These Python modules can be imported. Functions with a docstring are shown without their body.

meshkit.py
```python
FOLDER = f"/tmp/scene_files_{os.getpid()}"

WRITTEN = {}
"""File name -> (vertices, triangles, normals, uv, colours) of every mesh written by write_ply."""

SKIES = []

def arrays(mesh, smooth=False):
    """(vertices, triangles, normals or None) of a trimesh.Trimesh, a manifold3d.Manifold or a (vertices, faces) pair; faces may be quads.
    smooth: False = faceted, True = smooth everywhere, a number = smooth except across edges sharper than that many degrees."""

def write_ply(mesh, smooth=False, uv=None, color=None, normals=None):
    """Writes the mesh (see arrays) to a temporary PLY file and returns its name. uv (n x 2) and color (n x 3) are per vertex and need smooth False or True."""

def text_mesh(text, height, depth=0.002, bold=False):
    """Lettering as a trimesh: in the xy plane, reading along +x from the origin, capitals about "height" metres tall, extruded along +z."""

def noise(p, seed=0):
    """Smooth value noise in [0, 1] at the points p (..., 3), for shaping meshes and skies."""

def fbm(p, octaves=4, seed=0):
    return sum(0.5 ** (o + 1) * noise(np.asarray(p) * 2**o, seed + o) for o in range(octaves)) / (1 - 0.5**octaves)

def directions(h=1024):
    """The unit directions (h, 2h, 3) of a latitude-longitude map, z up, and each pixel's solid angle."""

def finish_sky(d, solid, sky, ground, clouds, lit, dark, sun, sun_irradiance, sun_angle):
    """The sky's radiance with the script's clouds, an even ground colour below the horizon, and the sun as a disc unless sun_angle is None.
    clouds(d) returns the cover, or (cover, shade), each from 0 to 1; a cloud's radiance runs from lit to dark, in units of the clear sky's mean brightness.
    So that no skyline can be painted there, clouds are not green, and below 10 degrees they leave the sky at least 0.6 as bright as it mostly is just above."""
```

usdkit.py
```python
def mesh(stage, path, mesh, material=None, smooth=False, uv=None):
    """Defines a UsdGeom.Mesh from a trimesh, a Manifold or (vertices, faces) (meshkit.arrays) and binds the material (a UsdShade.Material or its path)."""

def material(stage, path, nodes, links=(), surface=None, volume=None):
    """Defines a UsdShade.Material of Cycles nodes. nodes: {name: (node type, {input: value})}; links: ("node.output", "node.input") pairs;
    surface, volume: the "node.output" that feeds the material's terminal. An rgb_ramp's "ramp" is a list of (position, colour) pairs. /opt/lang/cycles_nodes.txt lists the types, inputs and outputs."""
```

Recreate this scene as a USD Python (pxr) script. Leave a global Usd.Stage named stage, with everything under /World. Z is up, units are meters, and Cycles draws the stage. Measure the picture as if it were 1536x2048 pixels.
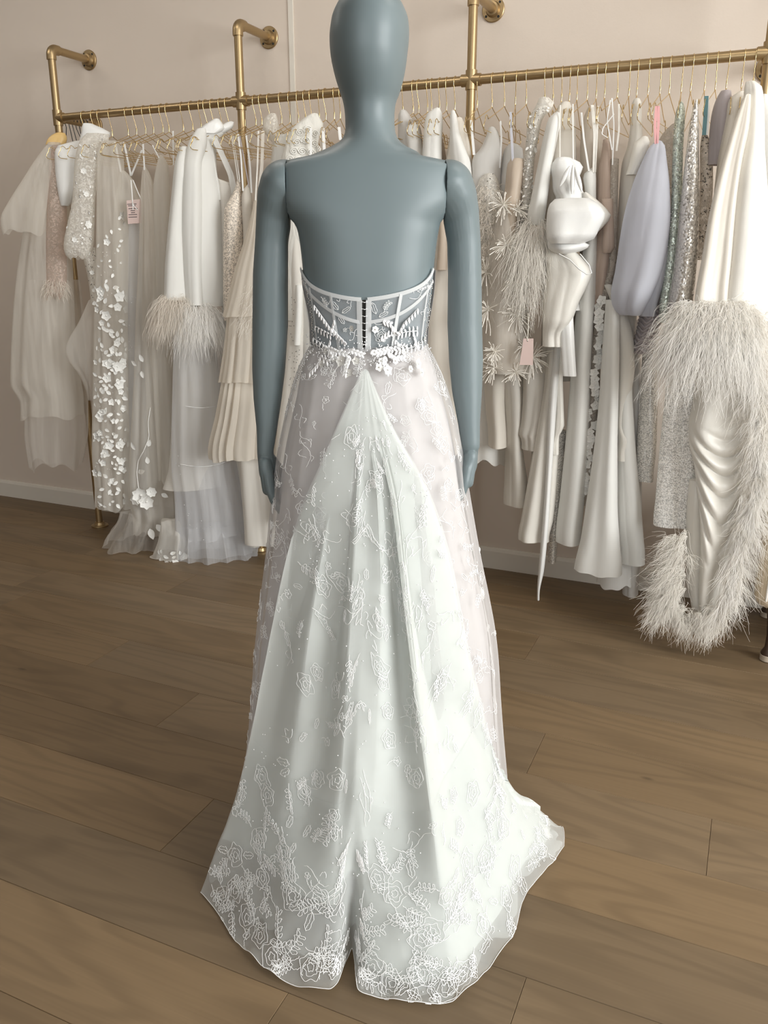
import math, random, numpy as np, trimesh, manifold3d
from scipy.interpolate import PchipInterpolator, CubicSpline
from pxr import Usd, UsdGeom, UsdLux, UsdShade, Gf, Sdf, Vt
import usdkit
from meshkit import noise, fbm

stage = Usd.Stage.CreateInMemory()
UsdGeom.SetStageUpAxis(stage, 'Z'); UsdGeom.SetStageMetersPerUnit(stage, 1.0)
UsdGeom.Xform.Define(stage, '/World'); UsdGeom.Scope.Define(stage, '/World/Looks')

# ------------------------------------------------------------------ camera, light, exposure
FPX, CH, PITCH = 1650.0, 1.30, math.radians(16.67)      # focal length in pixels of the 1536x2048 frame, eye height, downward tilt
cam = UsdGeom.Camera.Define(stage, '/World/camera')
cam.CreateHorizontalApertureAttr(36.0); cam.CreateVerticalApertureAttr(48.0)
cam.CreateFocalLengthAttr(36.0 * FPX / 1536.0); cam.CreateFStopAttr(0.0)
cam.AddTranslateOp().Set(Gf.Vec3d(0, 0, CH)); cam.AddRotateXOp().Set(90.0 - math.degrees(PITCH))
cam.CreateExposureAttr(-0.56)

TH = math.radians(24.0)
R = np.array([math.cos(TH), -math.sin(TH), 0]); N = np.array([math.sin(TH), math.cos(TH), 0])   # along the back wall, into the back wall
P0 = np.array([-1.4764, 4.0877, 0.0])                                                           # foot of the leftmost rack post
def F(r, n, z=0.0): return P0 + R * r + N * n + np.array([0, 0, z])                             # room frame -> world
WALL_N, RAIL_Z, TOP_Z, CEIL = 0.24, 1.937, 2.218, 3.0
RL, RR, NF = -5.5, 6.6, -8.0                                                                    # left wall, right wall, front wall

def rect_light(name, centre, facing, w, h, intensity, colour):
    L = UsdLux.RectLight.Define(stage, '/World/' + name)
    L.CreateWidthAttr(w); L.CreateHeightAttr(h); L.CreateIntensityAttr(intensity); L.CreateColorAttr(Gf.Vec3f(*colour))
    z = -np.array(facing, float); z /= np.linalg.norm(z)
    up = np.array([0, 0, 1.0]) if abs(z[2]) < .9 else N
    x = np.cross(up, z); x /= np.linalg.norm(x); y = np.cross(z, x)
    L.AddTransformOp().Set(Gf.Matrix4d(*[float(v) for v in (*x, 0, *y, 0, *z, 0, *centre, 1)]))
# daylight through the two windows of the shop (right wall and shop front)
rect_light('window_light_right', F(RR - .06, -2.6, 1.8), -R, 2.9, 2.1, 19.0, (.965, .985, .98))
rect_light('window_light_front', F(3.4, NF + .06, 1.65), N, 3.6, 2.2, 4.2, (.95, .98, 1.0))
# ceiling panels
PANELS = [(-.5, -1.0), (1.4, -1.0), (3.3, -1.0)]
for i, (a, b) in enumerate(PANELS):
    rect_light('ceiling_panel_light_%03d' % (i + 1), F(a, b, CEIL - .035), (0, 0, -1), 1.1, .34, 7.5, (1.0, .94, .86))
dome = UsdLux.DomeLight.Define(stage, '/World/sky'); dome.CreateIntensityAttr(0.6); dome.CreateColorAttr(Gf.Vec3f(.85, .93, 1.0))

# ------------------------------------------------------------------ helpers
EYE = np.array([0, 0, CH]); _c, _s = math.cos(PITCH), math.sin(PITCH)
def ray(x, y):
    Y = (1024 - y) / FPX
    return np.array([(x - 768) / FPX, _c + Y * _s, Y * _c - _s])
def ground(x, y, z=0.0):
    d = ray(x, y); return EYE + d * (z - CH) / d[2]
def on_plane(x, y, C, nn):
    d = ray(x, y); return EYE + d * ((np.asarray(C) - EYE) @ nn) / (d @ nn)
def at_D(x, y, D):
    d = ray(x, y); return EYE + d * D / d[1]
def rail_pt(px): return on_plane(px, 244.8 - .0897 * px, F(0, 0, 0), N)

used = {}
def fresh(path):
    if path not in used: used[path] = 0; return path
    used[path] += 1; return '%s_%03d' % (path, used[path])
BASE = {}
def thing(name, label, cat, base=(0, 0, 0), group=None):
    p = fresh('/World/' + name); x = UsdGeom.Xform.Define(stage, p); x.AddTranslateOp().Set(Gf.Vec3d(*map(float, base)))
    BASE[p] = np.array(base, float); tag(x.GetPrim(), label, cat, group); return x.GetPrim()
def tag(pr, label, cat=None, group=None, kind=None):
    pr = pr.GetPrim() if hasattr(pr, 'GetPrim') else pr
    for k, v in (('label', label), ('category', cat), ('group', group), ('kind', kind)):
        if v: pr.SetCustomDataByKey(k, v)
    return pr
def part(parent, name, mesh, mat, smooth=40, label=None, kind=None):
    pp = str(parent.GetPath()) if parent is not None else '/World'
    p = fresh(pp + '/' + name); base = BASE.get('/'.join(pp.split('/')[:3]), np.zeros(3))
    if isinstance(mesh, (tuple, list)): mesh = trimesh.Trimesh(np.asarray(mesh[0], float), tri(mesh[1]), process=False)
    mesh = mesh.copy(); mesh.vertices = mesh.vertices - base
    m = usdkit.mesh(stage, p, mesh, MATS[mat], smooth=smooth)
    m.CreateDoubleSidedAttr(True)
    if label or kind: tag(m, label, None, None, kind)
    return m.GetPrim()
def tri(f):
    f = np.asarray(f, int)
    return f if f.shape[1] == 3 else np.vstack([f[:, [0, 1, 2]], f[:, [0, 2, 3]]])
def curves(parent, name, pts, widths, mat, kind='stuff', label=None):
    """pts (n strands, m points, 3); widths (m,)"""
    pp = str(parent.GetPath()) if parent is not None else '/World'
    p = fresh(pp + '/' + name); base = BASE.get('/'.join(pp.split('/')[:3]), np.zeros(3))
    c = UsdGeom.BasisCurves.Define(stage, p); pts = np.asarray(pts, np.float32) - base.astype(np.float32)
    n, m = pts.shape[:2]
    c.CreateTypeAttr('linear'); c.CreateCurveVertexCountsAttr(Vt.IntArray.FromNumpy(np.full(n, m, np.int32)))
    c.CreatePointsAttr(Vt.Vec3fArray.FromNumpy(pts.reshape(-1, 3).astype(np.float32)))
    c.CreateWidthsAttr(Vt.FloatArray.FromNumpy(np.tile(np.asarray(widths, np.float32), n))); c.SetWidthsInterpolation('vertex')
    UsdShade.MaterialBindingAPI.Apply(c.GetPrim()).Bind(MATS[mat]); tag(c, label, None, None, kind); return c.GetPrim()
def join(ms): return trimesh.util.concatenate([m for m in ms if m is not None])
def tube(path, rad, k=10, cap=True):
    P = np.asarray(path, float); n = len(P); rad = np.broadcast_to(np.asarray(rad, float), (n,))
    T = np.gradient(P, axis=0); T /= np.linalg.norm(T, axis=1)[:, None] + 1e-12
    a = np.array([0, 0, 1.0]) if abs(T[0, 2]) < .9 else np.array([1.0, 0, 0])
    V = []
    u = np.cross(T[0], a); u /= np.linalg.norm(u)
    for i in range(n):
        u = u - T[i] * (u @ T[i]); u /= np.linalg.norm(u) + 1e-12; w = np.cross(T[i], u)
        ang = np.arange(k) / k * 2 * math.pi
        V.append(P[i] + rad[i] * (np.cos(ang)[:, None] * u + np.sin(ang)[:, None] * w))
    V = np.vstack(V); Fc = []
    i, j = np.meshgrid(np.arange(n - 1), np.arange(k), indexing='ij'); i, j = i.ravel(), j.ravel(); j2 = (j + 1) % k
    Fc = np.vstack([np.stack([i * k + j, i * k + j2, (i + 1) * k + j2], 1), np.stack([i * k + j, (i + 1) * k + j2, (i + 1) * k + j], 1)])
    if cap:
        V = np.vstack([V, P[0], P[-1]]); q = np.arange(k); q2 = (q + 1) % k
        Fc = np.vstack([Fc, np.stack([q2, q, np.full(k, n * k)], 1), np.stack([(n - 1) * k + q, (n - 1) * k + q2, np.full(k, n * k + 1)], 1)])
    return trimesh.Trimesh(V, Fc, process=False)
def cyl(a, b, rad, k=20): return tube([a, b], rad, k)
def ribbon(P, side, w):
    """flat band along the path P, side vectors, width(s) w"""
    P = np.asarray(P, float); side = np.broadcast_to(np.asarray(side, float), P.shape); w = np.broadcast_to(np.asarray(w, float), (len(P),))[:, None]
    V = np.vstack([P - side * w / 2, P + side * w / 2]); n = len(P); i = np.arange(n - 1)
    return trimesh.Trimesh(V, tri(np.stack([i, i + 1, n + i + 1, n + i], 1)), process=False)
def grid_faces(nr, nc, wrap=False):
    i, j = np.meshgrid(np.arange(nr - 1), np.arange(nc if wrap else nc - 1), indexing='ij'); i, j = i.ravel(), j.ravel(); j2 = (j + 1) % nc
    return tri(np.stack([i * nc + j, i * nc + j2, (i + 1) * nc + j2, (i + 1) * nc + j], 1))
def box(r0, r1, n0, n1, z0, z1, bev=0.0):
    """box along the room axes"""
    m = trimesh.creation.box([r1 - r0, n1 - n0, z1 - z0])
    if bev:
        hs = np.array([r1 - r0, n1 - n0, z1 - z0]) / 2 - bev
        mm = manifold3d.Manifold.sphere(bev, 12)
        mm = manifold3d.Manifold.batch_hull([mm.translate([sx * hs[0], sy * hs[1], sz * hs[2]]) for sx in (-1, 1) for sy in (-1, 1) for sz in (-1, 1)])
        q = mm.to_mesh(); m = trimesh.Trimesh(q.vert_properties[:, :3], q.tri_verts, process=False)
    v = m.vertices + [(r0 + r1) / 2, (n0 + n1) / 2, (z0 + z1) / 2]
    m.vertices = P0 + v[:, :1] * R + v[:, 1:2] * N + v[:, 2:] * [0, 0, 1]
    return m
def from_manifold(m):
    q = m.to_mesh(); return trimesh.Trimesh(q.vert_properties[:, :3].astype(float), q.tri_verts, process=False)

# ------------------------------------------------------------------ materials
MATS = {}
def mat(name, nodes, links=(), surface=None):
    MATS[name] = usdkit.material(stage, '/World/Looks/' + name, nodes, links, surface=surface)
def plain(name, col, rough=.5, metal=0.0, sheen=0.0, spec=.5, bump=0.0, bscale=300.0, coat=0.0):
    n = {'p': ('principled_bsdf', dict(base_color=col, roughness=rough, metallic=metal, sheen_weight=sheen, specular_ior_level=spec, coat_weight=coat, coat_roughness=.3))}; l = []
    if bump:
        n['g'] = ('geometry', {}); n['t'] = ('noise_texture', dict(scale=bscale, detail=3.0)); n['b'] = ('bump', dict(strength=bump, distance=.002))
        l = [('g.position', 't.vector'), ('t.fac', 'b.height'), ('b.normal', 'p.normal')]
    mat(name, n, l, 'p.BSDF')
def cloth(name, col, rough=.65, sheen=.25, crease=.35, cs=14.0, trans=.18, vary=.06, spec=.35):
    """opaque woven cloth: soft creases, a little light let through"""
    c2 = tuple(max(0, x * (1 - vary)) for x in col)
    n = {'g': ('geometry', {}), 'm': ('mapping', dict(scale=(1.0, 1.0, .28))), 't': ('noise_texture', dict(scale=cs, detail=3.0, distortion=.4)),
         'w': ('noise_texture', dict(scale=900.0, detail=1.0)), 'ad': ('math', dict(math_type='multiply_add', value2=.05)),
         'b': ('bump', dict(strength=crease, distance=.012)), 'x': ('mix', dict(color1=col, color2=c2)),
         'p': ('principled_bsdf', dict(roughness=rough, sheen_weight=sheen, sheen_roughness=.4, specular_ior_level=spec)),
         'tl': ('translucent_bsdf', dict(color=col)), 's': ('mix_closure', dict(fac=trans))}
    mat(name, n, [('g.position', 'm.vector'), ('m.vector', 't.vector'), ('g.position', 'w.vector'), ('w.fac', 'ad.value1'), ('t.fac', 'ad.value3'), ('ad.value', 'b.height'),
                  ('b.normal', 'p.normal'), ('t.fac', 'x.fac'), ('x.color', 'p.base_color'), ('p.BSDF', 's.closure1'), ('tl.BSDF', 's.closure2')], 's.closure')
def sheer(name, col, op=.4, streak=.5, ss=70.0, edge=.35, lace=0.0, ls=90.0, stretch=.03):
    """sheer net: part of the light passes straight through; denser when seen edge on; optional lace pattern"""
    n = {'g': ('geometry', {}), 'm': ('mapping', dict(scale=(1.0, 1.0, stretch))), 't': ('noise_texture', dict(scale=ss, detail=2.0)),
         'lw': ('layer_weight', dict(blend=.35)), 'a': ('math', dict(math_type='multiply_add', value2=streak, value3=op - streak * .5)),
         'e': ('math', dict(math_type='multiply_add', value2=edge, use_clamp=True)),
         'd': ('diffuse_bsdf', dict(color=col)), 'tl': ('translucent_bsdf', dict(color=col)), 'f': ('mix_closure', dict(fac=.4)),
         'tr': ('transparent_bsdf', {}), 's': ('mix_closure', {})}
    l = [('g.position', 'm.vector'), ('m.vector', 't.vector'), ('t.fac', 'a.value1'), ('lw.facing', 'e.value1'), ('a.value', 'e.value3'),
         ('d.BSDF', 'f.closure1'), ('tl.BSDF', 'f.closure2'), ('tr.BSDF', 's.closure1'), ('f.closure', 's.closure2')]
    if lace:
        n['v'] = ('noise_texture', dict(scale=ls, detail=2.0, distortion=1.6)); n['r'] = ('rgb_ramp', dict(ramp=[(0, (0, 0, 0)), (.5, (0, 0, 0)), (.56, (1, 1, 1)), (1, (1, 1, 1))]))
        n['mx'] = ('math', dict(math_type='multiply_add', value2=lace, use_clamp=True))
        l += [('g.position', 'v.vector'), ('v.fac', 'r.fac'), ('r.color', 'mx.value1'), ('e.value', 'mx.value3'), ('mx.value', 's.fac')]
    else: l += [('e.value', 's.fac')]
    mat(name, n, l, 's.closure')
def sequin(name, col, cell=190.0, tilt=.75, metal=.75, rough=.22, base=None):
    n = {'g': ('geometry', {}), 'v': ('voronoi_texture', dict(scale=cell)), 'sb': ('vector_math', dict(math_type='subtract', vector2=(.5, .5, .5))),
         'sc': ('vector_math', dict(math_type='scale', scale=tilt)), 'ad': ('vector_math', dict(math_type='add')), 'nm': ('vector_math', dict(math_type='normalize')),
         'h': ('hsv', dict(color=col)), 'sep': ('separate_color', {}), 'mr': ('map_range', dict(from_min=0.0, from_max=1.0, to_min=.55, to_max=1.35)),
         'p': ('principled_bsdf', dict(metallic=metal, roughness=rough))}
    mat(name, n, [('g.position', 'v.vector'), ('v.color', 'sb.vector1'), ('sb.vector', 'sc.vector1'), ('g.normal', 'ad.vector1'), ('sc.vector', 'ad.vector2'), ('ad.vector', 'nm.vector1'),
                  ('nm.vector', 'p.normal'), ('v.color', 'sep.color'), ('sep.g', 'mr.value'), ('mr.result', 'h.value'), ('h.color', 'p.base_color')], 'p.BSDF')

plain('wall_paint', (.66, .575, .495), .75, bump=.12, bscale=160.0, spec=.3)
plain('trim_paint', (.70, .655, .58), .45)
plain('ceiling_paint', (.66, .65, .63), .8)
plain('window_frame_paint', (.75, .74, .72), .4)
plain('brass', (.42, .305, .165), .38, metal=.9, bump=.05, bscale=500.0)
plain('gold_wire', (.80, .62, .33), .22, metal=1.0)
plain('dark_hole', (.02, .018, .015), .8)
plain('mannequin_paint', (.140, .178, .188), .5, spec=.5, coat=.12)
plain('steel', (.55, .55, .55), .3, metal=1.0)
plain('thread', (.86, .86, .85), .45, sheen=.3)
plain('pearl', (.88, .88, .88), .22, spec=.7, coat=.6)
plain('silver_bead', (.62, .62, .60), .18, metal=.85)
plain('dark_bead', (.18, .17, .15), .2, metal=.8)
plain('petal', (.84, .83, .79), .5, sheen=.3)
plain('tag_card', (.60, .46, .42), .7)
plain('tag_ink', (.08, .06, .06), .7)
plain('cord', (.80, .77, .68), .6)
plain('hook_wire', (.03, .03, .035), .4)
plain('feather', (.83, .79, .72), .6, sheen=.4)
plain('feather_warm', (.78, .71, .62), .6, sheen=.4)
plain('feather_bright', (.90, .875, .83), .6, sheen=.4)
plain('dark_wood', (.05, .03, .02), .35)
plain('brass_cap', (.45, .38, .30), .35)
plain('pink_ribbon', (.70, .36, .36), .5); plain('teal_ribbon', (.10, .22, .24), .45)
plain('gold_satin', (.66, .45, .18), .4)
cloth('satin_white', (.84, .835, .81), .32, .1, .3, 12.0, .1, .03, .55)
cloth('satin_ivory', (.83, .80, .735), .33, .1, .35, 11.0, .1, .04, .55)
cloth('satin_champagne', (.80, .745, .66), .34, .1, .35, 10.0, .1, .05, .55)
cloth('crepe_white', (.84, .83, .79), .75, .25, .25, 9.0)
cloth('crepe_ivory', (.80, .765, .70), .75, .25, .3, 10.0)
cloth('crepe_cream', (.75, .70, .62), .7, .25, .3, 10.0)
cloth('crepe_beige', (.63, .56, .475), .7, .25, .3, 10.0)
cloth('crepe_grey', (.72, .70, .665), .7, .25, .3, 10.0)
cloth('satin_blush', (.58, .455, .375), .42, .15, .35, 12.0)
cloth('satin_mauve', (.46, .41, .415), .42, .15, .35, 12.0)
cloth('nude_lining', (.60, .50, .40), .45, .1, .25, 12.0)
cloth('rosette_cloth', (.82, .80, .74), .6, .25, 1.0, 26.0)
cloth('skirt_lining', (.72, .69, .68), .75, .2, .15, 8.0, .15, .02)
cloth('train_lining', (.74, .765, .735), .75, .2, .15, 8.0, .2, .02)
sheer('tulle_grey', (.86, .82, .75), .46, .6, 60.0)
sheer('tulle_pale', (.86, .82, .76), .26, .35, 50.0)
sheer('tulle_ivory', (.87, .84, .78), .58, .5, 60.0)
sheer('tulle_cool', (.84, .84, .85), .40, .45, 60.0)
sheer('tulle_lavender', (.70, .71, .77), .80, .3, 30.0, .2)
sheer('pleat_tulle', (.80, .74, .65), .86, .25, 130.0, .2)
sheer('lace_blush', (.74, .61, .53), .45, .3, 60.0, .3, .5, 70.0)
sheer('lace_ivory', (.86, .83, .77), .5, .3, 60.0, .3, .55, 75.0)
sheer('lace_grey', (.60, .55, .49), .5, .2, 60.0, .3, .6, 90.0, 1.0)
sheer('train_net', (.80, .82, .80), .40, .12, 40.0, .35)
sheer('skirt_net', (.73, .715, .71), .30, .12, 40.0, .35)
sheer('bodice_net', (.78, .79, .82), .30, .05, 40.0, .25)
sheer('boning_tape', (.84, .85, .85), .80, .05, 40.0, .2)
sequin('sequin_silver', (.84, .80, .74), 190.0, .55, .6)
sequin('sequin_green', (.58, .63, .55), 190.0, .45, .35, .3)
sequin('sequin_nude', (.66, .585, .50), 230.0, .14, .1, .45)
sequin('sequin_grey', (.68, .66, .62), 280.0, .2, .2, .38)
sequin('paillette_cloth', (.86, .845, .81), 300.0, .10, .05, .45)

# oak floor boards: grain runs along the board; each board takes its own slice of the pattern and its own tone
def oak(name, ca, cb, cdark):
    n = {'g': ('geometry', {}), 'o': ('object_info', {}), 'rot': ('mapping', dict(rotation=(0, 0, TH))),
         'cx': ('combine_xyz', {}), 'm1': ('math', dict(math_type='multiply', value2=37.0)), 'm2': ('math', dict(math_type='multiply', value2=91.0)), 'off': ('vector_math', dict(math_type='add')),
         's1': ('mapping', dict(scale=(.75, 5.5, 1.0))), 'n1': ('noise_texture', dict(scale=1.0, detail=2.0, distortion=.35)),
         'k': ('math', dict(math_type='multiply', value2=60.0)), 'sn': ('math', dict(math_type='sine')), 'r1': ('map_range', dict(from_min=-.2, from_max=1.0, clamp=True)),
         's2': ('mapping', dict(scale=(3.0, 130.0, 1.0))), 'n2': ('noise_texture', dict(scale=1.0, detail=4.0, roughness=.65)),
         's3': ('mapping', dict(scale=(1.3, 7.0, 1.0))), 'n3': ('noise_texture', dict(scale=1.0, detail=3.0, distortion=.8)), 'r3': ('rgb_ramp', dict(ramp=[(0, (0, 0, 0)), (.50, (0, 0, 0)), (.72, (1, 1, 1)), (1, (1, 1, 1))])),
         's4': ('mapping', dict(scale=(2.0, 5.2, 1.0))), 'v4': ('voronoi_texture', dict(scale=1.0)), 'r4': ('rgb_ramp', dict(ramp=[(0, (1, 1, 1)), (.018, (.8, .8, .8)), (.048, (0, 0, 0)), (1, (0, 0, 0))])),
         'c1': ('mix', dict(color1=ca, color2=cb)), 'g1': ('math', dict(math_type='multiply', value2=.27)), 'c2': ('mix', dict(color2=cdark)),
         'g3': ('math', dict(math_type='multiply', value2=.42)), 'c3': ('mix', dict(color2=cdark)), 'g4': ('math', dict(math_type='multiply', value2=.75)), 'c4': ('mix', dict(color2=tuple(x * .45 for x in cdark))),
         'tone': ('map_range', dict(from_min=0.0, from_max=1.0, to_min=.86, to_max=1.12)), 'h': ('hsv', {}),
         'b': ('bump', dict(strength=.08, distance=.002)), 'p': ('principled_bsdf', dict(roughness=.47, specular_ior_level=.4))}
    l = [('g.position', 'rot.vector'), ('o.random', 'm1.value1'), ('o.random', 'm2.value1'), ('m1.value', 'cx.x'), ('m2.value', 'cx.y'), ('rot.vector', 'off.vector1'), ('cx.vector', 'off.vector2')]
    for s, t in (('s1', 'n1'), ('s2', 'n2'), ('s3', 'n3'), ('s4', 'v4')): l += [('off.vector', s + '.vector'), (s + '.vector', t + '.vector')]
    l += [('n1.fac', 'k.value1'), ('k.value', 'sn.value1'), ('sn.value', 'r1.value'), ('n2.fac', 'c1.fac'), ('n3.fac', 'r3.fac'), ('v4.distance', 'r4.fac'),
          ('r1.result', 'g1.value1'), ('g1.value', 'c2.fac'), ('c1.color', 'c2.color1'), ('r3.color', 'g3.value1'), ('g3.value', 'c3.fac'), ('c2.color', 'c3.color1'),
          ('r4.color', 'g4.value1'), ('g4.value', 'c4.fac'), ('c3.color', 'c4.color1'), ('o.random', 'tone.value'), ('tone.result', 'h.value'), ('c4.color', 'h.color'), ('h.color', 'p.base_color'),
          ('n2.fac', 'b.height'), ('b.normal', 'p.normal')]
    mat(name, n, l, 'p.BSDF')
oak('oak_a', (.215, .145, .078), (.168, .110, .056), (.090, .057, .028))
oak('oak_b', (.212, .148, .085), (.165, .112, .062), (.090, .060, .032))
mat('pane_glass', {'t': ('transparent_bsdf', {}), 'g': ('glossy_bsdf', dict(roughness=.02)), 'f': ('fresnel', {}), 's': ('mix_closure', {})}, [('f.fac', 's.fac'), ('t.BSDF', 's.closure1'), ('g.BSDF', 's.closure2')], 's.closure')
mat('lamp_diffuser', {'e': ('emission', dict(color=(1, .95, .88), strength=4.0))}, [], 'e.emission')
mat('striped_fabric', {'g': ('geometry', {}), 'rot': ('mapping', dict(rotation=(0, 0, TH))), 'w': ('wave_texture', dict(scale=10.0, bands_direction='x')), 'r': ('rgb_ramp', dict(ramp=[(0, (.62, .51, .36)), (.55, (.62, .51, .36)), (.62, (.72, .63, .48)), (.8, (.48, .38, .25)), (.9, (.66, .55, .40)), (1, (.66, .55, .40))])), 'p': ('principled_bsdf', dict(roughness=.6, sheen_weight=.2))},
    [('g.position', 'rot.vector'), ('rot.vector', 'w.vector'), ('w.fac', 'r.fac'), ('r.color', 'p.base_color')], 'p.BSDF')

# ------------------------------------------------------------------ the room
def struct(name, mesh, m, parent=None):
    p = part(parent, name, mesh, m, smooth=False)
    if parent is None: tag(p, None, None, None, 'structure')
    return p
floor = UsdGeom.Xform.Define(stage, '/World/floor').GetPrim(); tag(floor, 'brown oak board floor of the shop', None, None, 'structure'); BASE['/World/floor'] = np.zeros(3)
part(floor, 'subfloor', box(RL, RR, NF, WALL_N, -.05, -.0125), 'dark_wood', smooth=False)
rng = random.Random(3)
PW, PL = .215, 1.52
row_start = {0: 2.407, 3: 2.582, 4: 3.045, 2: 1.9, 1: 3.3, 5: 2.0, 6: 1.885, 7: 2.75}
seams = np.arange(WALL_N, NF, -PW)
k0 = 0
rows = []
n1 = -.375 + PW * 3
while n1 > NF:
    rows.append((n1 - PW, min(n1, WALL_N))); n1 -= PW
for i, (na, nb) in enumerate(rows):
    if nb <= na: continue
    k = i - 3
    start = row_start.get(k, rng.uniform(0, PL))
    x = start - PL * 5
    while x < RR:
        a, b = max(x, RL), min(x + PL, RR)
        if b > a + .02:
            # a shallow bevel round the top of each board
            t, e = .0011, .0009
            lo = np.array([[a, na], [b, na], [b, nb], [a, nb]]); g = np.array([[t, t], [-t, t], [-t, -t], [t, -t]]); q = np.array([[.0003, .0003], [-.0003, .0003], [-.0003, -.0003], [.0003, -.0003]])
            V = [F(*(lo[m] + q[m]), -.012) for m in range(4)] + [F(*(lo[m] + q[m]), -e) for m in range(4)] + [F(*(lo[m] + g[m]), 0) for m in range(4)]
            Q = [[0, 1, 5, 4], [1, 2, 6, 5], [2, 3, 7, 6], [3, 0, 4, 7], [4, 5, 9, 8], [5, 6, 10, 9], [6, 7, 11, 10], [7, 4, 8, 11], [8, 9, 10, 11]]
            part(floor, 'plank', (V, Q), rng.choice(['oak_a', 'oak_b']), smooth=False)
        x += PL
struct('wall_back', box(RL - .1, RR + .1, WALL_N, WALL_N + .12, 0, CEIL), 'wall_paint')
struct('wall_left', box(RL - .1, RL, NF, WALL_N, 0, CEIL), 'wall_paint')
def wall_with_opening(name, along, lo, hi, a, b, z0, z1, fixed0, fixed1):
    bx = (lambda u0, u1, za, zb: box(u0, u1, fixed0, fixed1, za, zb)) if along == 'r' else (lambda u0, u1, za, zb: box(fixed0, fixed1, u0, u1, za, zb))
    struct(name, join([bx(lo, a, 0, CEIL), bx(b, hi, 0, CEIL), bx(a, b, 0, z0), bx(a, b, z1, CEIL)]), 'wall_paint')
def window(name, along, a, b, z0, z1, f0, f1):
    w = UsdGeom.Xform.Define(stage, '/World/' + name).GetPrim(); tag(w, None, None, None, 'structure'); BASE['/World/' + name] = np.zeros(3)
    bx = (lambda u0, u1, za, zb, g0, g1: box(u0, u1, g0, g1, za, zb)) if along == 'r' else (lambda u0, u1, za, zb, g0, g1: box(g0, g1, u0, u1, za, zb))
    t = .05; m = (a + b) / 2
    part(w, 'window_frame', join([bx(a, b, z0, z0 + t, f0, f1), bx(a, b, z1 - t, z1, f0, f1), bx(a, a + t, z0, z1, f0, f1), bx(b - t, b, z0, z1, f0, f1), bx(m - t / 2, m + t / 2, z0, z1, f0, f1)]), 'window_frame_paint', smooth=False)
    for u0, u1 in ((a + t, m - t / 2), (m + t / 2, b - t)):
        part(w, 'pane', bx(u0, u1, z0 + t, z1 - t, (f0 + f1) / 2 - .003, (f0 + f1) / 2 + .003), 'pane_glass', smooth=False)
wall_with_opening('wall_right', 'n', NF, WALL_N, -4.1, -1.1, .75, 2.85, RR, RR + .1); window('window_1', 'n', -4.1, -1.1, .75, 2.85, RR + .01, RR + .07)
wall_with_opening('wall_front', 'r', RL, RR, 1.6, 5.2, .55, 2.75, NF - .1, NF); window('window_2', 'r', 1.6, 5.2, .55, 2.75, NF - .07, NF - .01)
struct('ceiling', box(RL - .1, RR + .1, NF - .1, WALL_N + .12, CEIL, CEIL + .1), 'ceiling_paint')
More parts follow.
